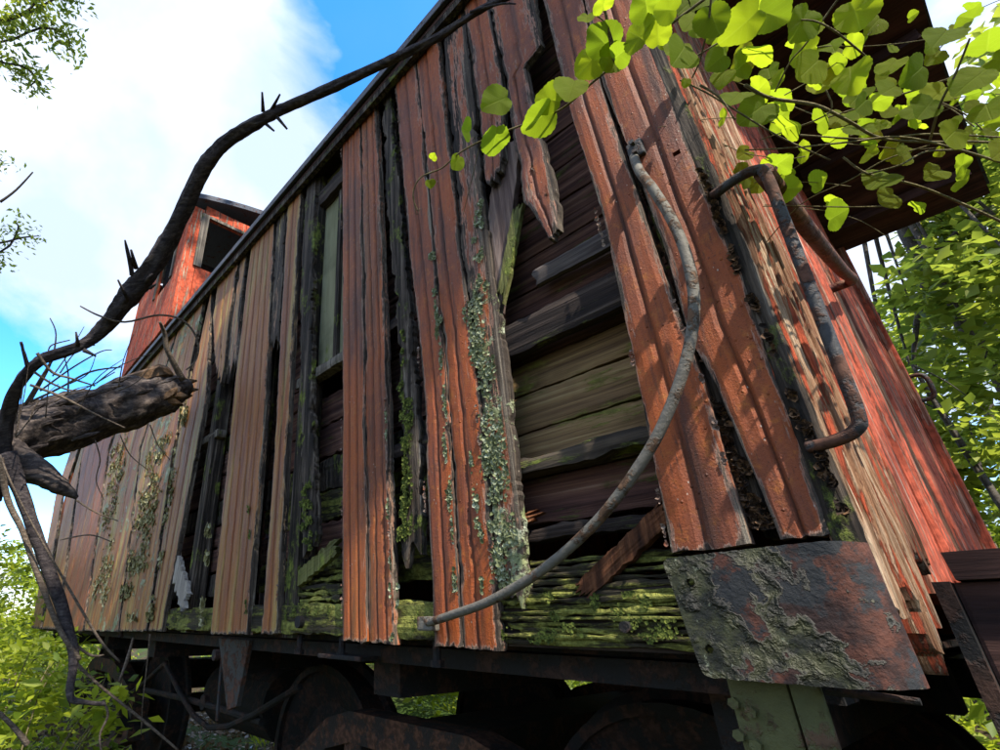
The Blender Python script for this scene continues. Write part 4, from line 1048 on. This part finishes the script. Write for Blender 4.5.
def grass():
    rg = np.random.default_rng(3); c = []
    while len(c) < 900:
        x, y = rg.uniform(-13, 2), rg.uniform(-4, 7)
        if -.2 < y < 3.0 and rg.random() < .85: continue
        c.append((x, y, gz(x, y)+.06, 1))
    o = leaf_cloud('grass', c, M_FOLB, None, 26000, .17, .22, 8, asp=7, flat=.25, droop=-1.1)
    o['kind'] = 'stuff'; tag(o, 'rough grass and weeds covering the ground round the caboose', 'grass')
    c = [(rg.uniform(-9, 1), rg.uniform(-1, 4), 0, 1) for _ in range(500)]; c = [(x, y, gz(x, y)+.02, 1) for x, y, _, _ in c]
    o = leaf_cloud('leaf_litter', c, mat_leaf('dry_leaf', (.05, .03, .015), (.18, .11, .05), .1), None, 9000, .08, .4, 9, asp=1.8, flat=.06)
    o['kind'] = 'stuff'; tag(o, 'brown dead leaves scattered under and beside the caboose', 'leaf litter')
grass()

# ------------------------------------------------------------------ fallen dead tree with its arching branch
DT = thing('dead_tree', 'fallen dead tree leaning on the caboose, broken log and long arching bare branch', 'tree', None, dp(0, 455, 2.9))
OFF = Vector(DT.location)
def q(u, v, d): return dp(u, v, d)-OFF
def tb(name, L, mat, n=10, smooth=6, bump=.18, seed=0, parent=None, wk=.80):
    b = MB(); b.tube([q(*l[:3]) for l in L], [wk*l[3]*l[2]/F/2*ray(l[0], l[1]).normalized().dot(_f) for l in L], n=n, smooth=smooth, bump=bump, seed=seed)
    return b.done(name, mat, parent or DT, smooth=True)
# log, torn at its right end
lg = [(-70, 470, 2.75, 84), (-20, 455, 2.8, 84), (20, 436, 2.85, 78), (60, 424, 2.9, 74), (100, 412, 2.95, 68), (135, 402, 3.0, 62), (162, 394, 3.05, 56), (176, 390, 3.08, 40), (192, 385, 3.1, 12)]
tb('trunk', lg, M_LOG, n=48, smooth=14, bump=.20, seed=4, wk=.76)
rg = random.Random(4)
b = MB()
for k in range(16):                                   # torn fibres of the broken end
    a = rg.random()*6.283; rr = 19*rg.random()**.6
    u, v = 160+rg.random()*16, 391+rr*math.sin(a); d = 3.06+.10*math.cos(a*2.3)
    b.tube([q(u-36, v+11, d), q(u, v, d), q(u+8+rg.random()*18, v-3+rg.uniform(-6, 6), d)], [.045, .030+.02*rg.random(), .004], n=6, smooth=3, bump=.3, seed=k)
b.done('torn_end', M_LOGW, DT)
b = MB()
for k in range(14):                                   # loose bark plates on the log
    t = rg.random(); u = 10+150*t; v = 436-46*t+rg.uniform(-30, 24); d = 2.72+.12*t
    du = 18+rg.random()*22; b.tube([q(u, v, d), q(u+du*.5, v-du*.16, d-.01), q(u+du, v-du*.3, d)], [.003, .012, .003], n=5, smooth=3, bump=.5, seed=k)
b.done('bark_flake', M_LOG, DT)
tb('branch_stub', [(8, 452, 2.72, 40), (30, 468, 2.65, 34), (52, 480, 2.6, 26), (68, 490, 2.58, 15), (77, 498, 2.57, 4)], M_LOG, seed=7, bump=.3)
AB = tb('arching_branch', [(-10, 500, 2.7, 30), (0, 455, 2.66, 26), (7, 420, 2.6, 20), (18, 385, 2.5, 17), (42, 360, 2.45, 17), (82, 345, 2.4, 17), (104, 328, 2.36, 22), (122, 304, 2.3, 27), (138, 284, 2.28, 30), (160, 255, 2.25, 27), (182, 213, 2.2, 23), (205, 166, 2.15, 21), (232, 138, 2.1, 20), (262, 120, 2.05, 20), (285, 108, 2.05, 17), (330, 88, 2.0, 15), (380, 66, 1.95, 14), (430, 42, 1.9, 12), (465, 20, 1.88, 10), (490, 5, 1.86, 9), (520, -6, 1.85, 6)], M_DEADB, n=20, smooth=9, bump=.34, seed=2, wk=.64)
tb('branch', [(6, 455, 2.6, 24), (22, 495, 2.55, 17), (36, 535, 2.52, 16), (50, 573, 2.5, 16), (64, 615, 2.48, 14), (74, 655, 2.46, 12), (70, 695, 2.45, 9), (84, 702, 2.45, 6), (106, 704, 2.45, 4)], M_DEADB, seed=9)
tb('branch', [(0, 458, 2.5, 8), (8, 500, 2.5, 8), (22, 530, 2.48, 7), (42, 585, 2.46, 7), (60, 630, 2.45, 6), (80, 660, 2.45, 5)], M_TWIG, seed=10)
def tw(L, mat=M_TWIG, n=5, name='twig', parent=None): return tb(name, L, mat, n=n, smooth=5, bump=.1, seed=L[0][0]*.1, parent=parent, wk=.7)
# snapped spurs on the arching branch
for L in ([(263, 112, 2.04, 7), (262, 92, 2.03, 3)], [(270, 112, 2.04, 7), (280, 94, 2.03, 3)], [(266, 124, 2.04, 6), (274, 131, 2.0, 3)], [(276, 116, 2.04, 6), (287, 129, 2.0, 3)],
          [(132, 275, 2.26, 9), (129, 258, 2.24, 8), (125, 240, 2.22, 3)], [(136, 268, 2.26, 8), (131, 250, 2.2, 4)], [(128, 300, 2.25, 7), (118, 280, 2.2, 3)], [(146, 282, 2.24, 7), (152, 274, 2.2, 3)], [(150, 288, 2.24, 6), (156, 284, 2.2, 3)],
          [(28, 368, 2.45, 9), (23, 350, 2.43, 6), (21, 342, 2.42, 5)], [(78, 345, 2.38, 8), (76, 332, 2.36, 3)], [(84, 350, 2.38, 8), (96, 356, 2.36, 3)], [(470, 12, 1.86, 5), (500, 4, 1.84, 4), (516, 4, 1.83, 2)]):
    tb('spur', L, M_DEADB, n=7, smooth=4, bump=.35, seed=L[0][0]*.3, parent=AB, wk=.58)
TW = [[(0, 202+0, 2.4, 4), (16, 190, 2.4, 3), (33, 172, 2.4, 2)],
 [(37, 398-45, 2.4, 5), (52, 372, 2.4, 4), (70, 378, 2.38, 3), (95, 386, 2.36, 2)],
 [(80, 306, 2.3, 2), (100, 316, 2.3, 3), (125, 322, 2.28, 3), (160, 315, 2.25, 3), (185, 322, 2.25, 3), (198, 342, 2.24, 3), (196, 360, 2.24, 2), (186, 370, 2.23, 2)],
 [(25, 405, 2.5, 5), (45, 372, 2.5, 4), (62, 350, 2.48, 4), (95, 345, 2.46, 2)],
 [(30, 402, 2.5, 4), (60, 388, 2.5, 3), (90, 372, 2.5, 3), (122, 367, 2.48, 2)],
 [(30, 402, 2.5, 4), (50, 365, 2.5, 3), (56, 335, 2.5, 2), (50, 318, 2.5, 1.5)],
 [(48, 352, 2.5, 2), (52, 345, 2.5, 2), (70, 340, 2.5, 1.5)],
 [(30, 385, 2.4, 4), (62, 397, 2.38, 4), (95, 414, 2.36, 3), (125, 428, 2.35, 2)],
 [(34, 372, 2.45, 4), (55, 385, 2.43, 3), (80, 390, 2.4, 2), (115, 372, 2.4, 1.5)],
 [(40, 391, 2.5, 3), (72, 368, 2.5, 2.4), (100, 352, 2.5, 1.8), (112, 350, 2.5, 1.2)],
 [(68, 392, 2.5, 3), (68, 372, 2.5, 2), (62, 350, 2.5, 1.4)],
 [(0, 455, 2.45, 3), (10, 480, 2.4, 3), (30, 520, 2.4, 2.5), (70, 590, 2.38, 4), (100, 640, 2.38, 4), (120, 662, 2.38, 3)],
 [(76, 500, 2.5, 3), (95, 512, 2.5, 2.5), (118, 521, 2.5, 1.5)],
 [(60, 540, 2.4, 2), (90, 535, 2.4, 2), (112, 542, 2.4, 1.5)],
 [(95, 440, 2.6, 2), (100, 460, 2.6, 2), (96, 480, 2.6, 1.5), (104, 500, 2.6, 1)],
 [(120, 435, 2.6, 2), (130, 455, 2.6, 1.6), (148, 470, 2.6, 1)],
 [(150, 425, 2.7, 2), (158, 445, 2.7, 1.5), (170, 460, 2.7, 1)],
 [(76, 663, 2.6, 5), (100, 686, 2.6, 4), (140, 718, 2.6, 4), (178, 750, 2.6, 3)],
 [(133, 638, 2.8, 3), (127, 660, 2.75, 6), (119, 682, 2.7, 3)],
 [(150, 634, 2.9, 2), (147, 665, 2.9, 2), (143, 700, 2.9, 1.6), (141, 735, 2.9, 1.4)],
 [(28, 745, 2.5, 9), (12, 725, 2.5, 7), (-10, 705, 2.5, 6)],
 [(70, 640, 2.5, 4), (90, 655, 2.5, 4), (104, 655, 2.5, 2)],
 [(103, 700, 2.5, 3), (108, 715, 2.5, 4), (100, 735, 2.5, 3), (102, 755, 2.5, 3)],
 [(183, 380, 3.0, 10), (168, 352, 2.95, 8), (165, 335, 2.95, 7), (160, 322, 2.9, 4)]]
for L in TW: tw(L)
rg = random.Random(12)
for k in range(15):                                   # fine twig spray around the log
    u = rg.uniform(-5, 120); v = 440-.5*u+rg.uniform(-50, 10); a = rg.uniform(-1.5, .1); L_ = rg.uniform(40, 90); d = rg.uniform(2.4, 2.6)
    if v-L_ < 300: v += 40
    tw([(u, v, d, 2.2), (u+L_*.5*math.cos(a)+rg.uniform(-6, 6), v+L_*.5*math.sin(a)+rg.uniform(-6, 6), d, 1.6), (u+L_*math.cos(a), v+L_*math.sin(a)*.9, d, .8)])

# ------------------------------------------------------------------ climbing vine with big leaves, top right
def leaf_mesh(seed, ragged=.03, elong=1.):
    rg = random.Random(seed); n = 66; rings = 7; V = []; lx = []; ly = []; rn = []
    fold = rg.uniform(.15, .45); curlz = rg.uniform(-.35, .2); wob = rg.uniform(.01, .04); asy = rg.uniform(-.12, .12); ph_ = rg.random()*6
    tone = rg.random()
    def outline(a):                                   # heart shaped, a=0 at the tip
        c = math.cos(a); r = .50+.06*c
        tip = max(0, math.cos(a))**18*.09; notch = math.exp(-((abs(a)-math.pi)/.28)**2)*.13
        tooth = ragged*.7*abs(math.sin(a*11))
        return r+tip-notch+tooth
    for j in range(rings+1):
        for i in range(n):
            a = -math.pi+2*math.pi*i/n; r = outline(a)*(1+asy*math.sin(a)+.04*math.sin(2*a+ph_)+.012*math.sin(5*a+ph_*2))*j/rings
            x = r*math.sin(a)*1.02/elong**.5; y = .42+r*math.cos(a)*elong
            z = fold*abs(x)*.55+curlz*(y-.4)**2+wob*math.sin(a*5+seed)*(j/rings)**2
            V.append((x, y-.05, z)); lx.append(x); ly.append(y-.05); rn.append(tone)
    Fc = []
    for j in range(rings):
        for i in range(n):
            a = j*n+i; b = j*n+(i+1) % n
            if j == 0: Fc.append([a, b+n, a+n])
            else: Fc.append([a, b, b+n, a+n])
    return mesh('leaf', V, Fc, True, {'lx': lx, 'ly': ly, 'rnd': rn})
def leaf(parent, off, u, v, d, w, ang, tilt, seed, elong=1.):
    """w: width in photo pixels; ang: direction of the tip on screen (deg, 0 right, 90 up); tilt: face tilt"""
    me = leaf_mesh(seed, elong=elong); o = link('leaf', me, M_VLEAF, parent)
    c = dp(u, v, d); size = w*d/F*1.0*ray(u, v).normalized().dot(_f)
    vd = ray(u, v).normalized(); right = vd.cross(Vector((0, 0, 1))).normalized(); up = right.cross(vd)
    tip = right*math.cos(R_(ang))+up*math.sin(R_(ang)); nn = -vd; s = tip.cross(nn).normalized()
    rg = random.Random(seed+5)
    M = Matrix((s, tip, nn)).transposed()
    M = M @ Matrix.Rotation(R_(tilt), 3, 'X') @ Matrix.Rotation(R_(rg.uniform(-35, 35)), 3, 'Y')
    size *= .98 if u < 640 else (.80 if u < 860 else (.68 if u < 915 else .56))
    M4 = M.to_4x4() @ Matrix.Scale(size, 4); M4.translation = c-(M @ Vector((0, .4*size, 0)))-off
    o.matrix_local = M4
    return o
def vine(label, base, stems, leaves, seed):
    t = thing('vine', label, 'vine', None, base); off = Vector(base); b = MB()
    for (L, r0, r1) in stems:
        P = [dp(*l)-off for l in L]; b.tube(P, [r0+(r1-r0)*i/(len(P)-1) for i in range(len(P))], n=6, smooth=5, bump=.1)
    b.done('stem', M_VST, t, smooth=True)
    for i, l in enumerate(leaves): leaf(t, off, *l, seed=seed+i*3)
    # petioles: short stalks from the leaf base towards the nearest stem
    return t
VB = (1.05, .9, -.2)
st1 = [([(418, 211, 1.25), (413, 196, 1.25), (420, 178, 1.25), (442, 168, 1.24), (458, 154, 1.22), (481, 141, 1.2), (517, 127, 1.17), (560, 110, 1.14), (593, 82, 1.12), (629, 54, 1.1), (679, 18, 1.08), (730, -20, 1.1)], .0013, .0024),
       ([(413, 190, 1.25), (416, 214, 1.25), (420, 208, 1.25)], .0009, .0007), ([(463, 215, 1.22), (468, 195, 1.21), (474, 170, 1.2), (481, 141, 1.2)], .0007, .0009),
       ([(614, 62, 1.1), (610, 40, 1.1), (606, 15, 1.1), (598, -10, 1.1)], .0022, .0024), ([(592, 12, 1.1), (606, 24, 1.1), (614, 45, 1.1)], .0012, .0012)]
lv1 = [(498, 101, 1.18, 31, 185, 25), (495, 138, 1.17, 30, 250, -25), (466, 131, 1.2, 22, 150, 62, ), (457, 161, 1.22, 16, 230, 30), (433, 157, 1.23, 9, 60, 40), (430, 183, 1.24, 10, 270, 30),
       (541, 117, 1.13, 36, 200, 15), (551, 100, 1.13, 30, 150, -30), (572, 88, 1.12, 34, 235, 58), (590, 62, 1.1, 30, 205, 25), (603, 42, 1.1, 34, 110, 20), (611, 57, 1.1, 30, 330, -30), (620, 54, 1.08, 26, 10, 50),
       (639, 37, 1.05, 34, 120, -52), (658, 35, 1.05, 30, 70, 10), (646, 4, 1.05, 40, 80, 20), (604, 4, 1.08, 22, 60, 40), (587, 18, 1.12, 18, 250, 65)]
vine('vine strand with a few round leaves crossing the dark gap at the top', (.5, .3, 3.3), st1, lv1, 100)
st2 = [([(1040, 150, 1.3), (985, 142, 1.25), (930, 142, 1.2), (880, 138, 1.15), (850, 122, 1.12), (815, 105, 1.1), (770, 98, 1.08), (745, 85, 1.06)], .0016, .0026),
       ([(745, 150, 1.05), (790, 148, 1.08), (850, 142, 1.1), (900, 137, 1.15), (960, 150, 1.2), (1040, 175, 1.3)], .0012, .0018),
       ([(680, 80, 1.02), (705, 92, 1.02), (735, 110, 1.03), (780, 137, 1.05), (830, 160, 1.1)], .0012, .0012),
       ([(712, -10, 1.0), (708, 25, 1.0), (700, 60, 1.0), (692, 78, 1.0)], .0016, .0012),
       ([(690, 60, 1.05), (720, 42, 1.05), (760, 20, 1.1), (800, -10, 1.1)], .0013, .0016),
       ([(775, 92, 1.1), (790, 62, 1.1), (805, 45, 1.1), (830, 10, 1.12), (845, -10, 1.12)], .0011, .0014),
       ([(760, 250, 1.3), (800, 205, 1.25), (850, 180, 1.2), (885, 160, 1.2), (930, 145, 1.2)], .0008, .0012),
       ([(843, 157, 1.15), (868, 174, 1.15), (915, 185, 1.2), (965, 205, 1.25), (1040, 240, 1.3)], .0016, .0020),
       ([(868, 174, 1.15), (900, 165, 1.15), (925, 152, 1.2), (960, 150, 1.2)], .0014, .0016),
       ([(970, 38, 1.1), (955, 75, 1.1), (940, 105, 1.1), (930, 140, 1.15)], .0012, .0016),
       ([(790, 130, 1.1), (830, 112, 1.1), (826, 90, 1.1)], .0012, .001), ([(700, 85, 1.0), (720, 98, 1.0), (735, 120, 1.0)], .0018, .001),
       ([(755, 30, 1.08), (800, 20, 1.1), (830, 28, 1.1), (870, 60, 1.15)], .001, .0014), ([(800, 135, 1.15), (870, 139, 1.15), (930, 134, 1.2), (1010, 138, 1.3)], .0013, .0013),
       ([(765, 205, 1.25), (845, 207, 1.2), (890, 206, 1.2)], .001, .0013)]
lv2 = [(681, 52, .98, 46, 215, 62, ), (713, 18, 1.0, 40, 265, 12), (692, 22, 1.02, 28, 200, 55), (746, 22, 1.05, 48, 190, 22), (770, 14, 1.08, 44, 300, 30), (718, 60, 1.02, 32, 190, 48), (723, 77, 1.04, 26, 230, 45), (686, 82, .99, 12, 240, 30),
       (757, 55, 1.08, 38, 10, 55), (741, 66, 1.07, 34, 190, 60), (720, 45, 1.1, 34, 180, 60), (802, 21, 1.1, 42, 215, 38), (855, 12, 1.12, 46, 260, 35), (805, 52, 1.14, 40, 170, 45), (811, 67, 1.1, 42, 195, 50), (851, 76, 1.1, 42, 250, 45),
       (862, 104, 1.12, 34, 200, 58), (942, 36, 1.08, 56, 205, 62), (917, 72, 1.1, 58, 195, 55), (889, 90, 1.1, 36, 180, 62), (757, 110, 1.06, 44, 190, 45), (789, 127, 1.1, 38, 340, 62), (821, 121, 1.12, 32, 10, 66), (926, 108, 1.1, 50, 210, 50),
       (952, 134, 1.12, 56, 200, 58), (975, 78, 1.1, 60, 190, 45), (988, 110, 1.15, 52, 260, 50), (988, 42, 1.2, 60, 60, 50), (940, 92, 1.2, 50, 200, 55), (779, 163, 1.2, 34, 10, 68), (788, 188, 1.22, 34, 330, 60), (883, 178, 1.15, 46, 195, 60),
       (888, 197, 1.17, 38, 190, 62), (836, 216, 1.3, 40, 10, 58), (936, 172, 1.2, 40, 190, 60), (962, 180, 1.25, 36, 340, 60), (918, 207, 1.2, 28, 350, 60), (1000, 60, 1.2, 54, 300, 50), (905, 150, 1.2, 18, 200, 50), (880, 125, 1.12, 14, 250, 30), (1003, 150, 1.2, 50, 200, 55), (760, 88, 1.15, 34, 20, 62), (735, 98, 1.2, 36, 200, 60), (970, 18, 1.3, 40, 120, 60), (668, 10, 1.02, 36, 140, 45)]
_rg = random.Random(9)
for _k in range(46):
    _u = _rg.triangular(620, 1010, 900); _v = _rg.uniform(-5, 60)+max(0, _u-680)*.32+_rg.uniform(-30, 50)
    lv2.append((_u, _v, _rg.uniform(1.15, 1.6), _rg.uniform(24, 40), _rg.choice((190, 205, 340, 10, 260)), _rg.uniform(48, 70)))
vine('leafy vine mass with big backlit leaves hanging under the roof overhang', VB, st2, lv2, 300)

# a finer vine tangled behind the big leaves, close under the roof overhang
_rg = random.Random(21); st3 = []; lv3 = []
for _k in range(15):
    _u = _rg.uniform(735, 1000); _v = _rg.uniform(20, 220); _d = _rg.uniform(1.2, 1.5); _L = []
    _a = _rg.uniform(-.5, .5)+(3.14 if _rg.random() < .5 else 0)
    for _q in range(5):
        _L.append((_u, _v, _d)); _a += _rg.uniform(-.35, .35); _u += 34*math.cos(_a); _v += 26*math.sin(_a); _d += _rg.uniform(-.03, .03)
        if _v < 215 and _u > 720: lv3.append((_u+_rg.uniform(-8, 8), _v+_rg.uniform(-10, 10), _d, _rg.uniform(16, 34), _rg.choice((185, 200, 215, 340, 0, 15, 270)), _rg.uniform(45, 70)))
    st3.append((_L, .0011, .0006))
st3.append(([(1060, 60, 1.3), (980, 70, 1.3), (900, 95, 1.3), (820, 120, 1.3), (760, 140, 1.3)], .002, .001))
vine('tangle of thin vine stems with small leaves behind the big leaves at the top right', (1.0, 1.0, -.1), st3, lv3[:75], 900)
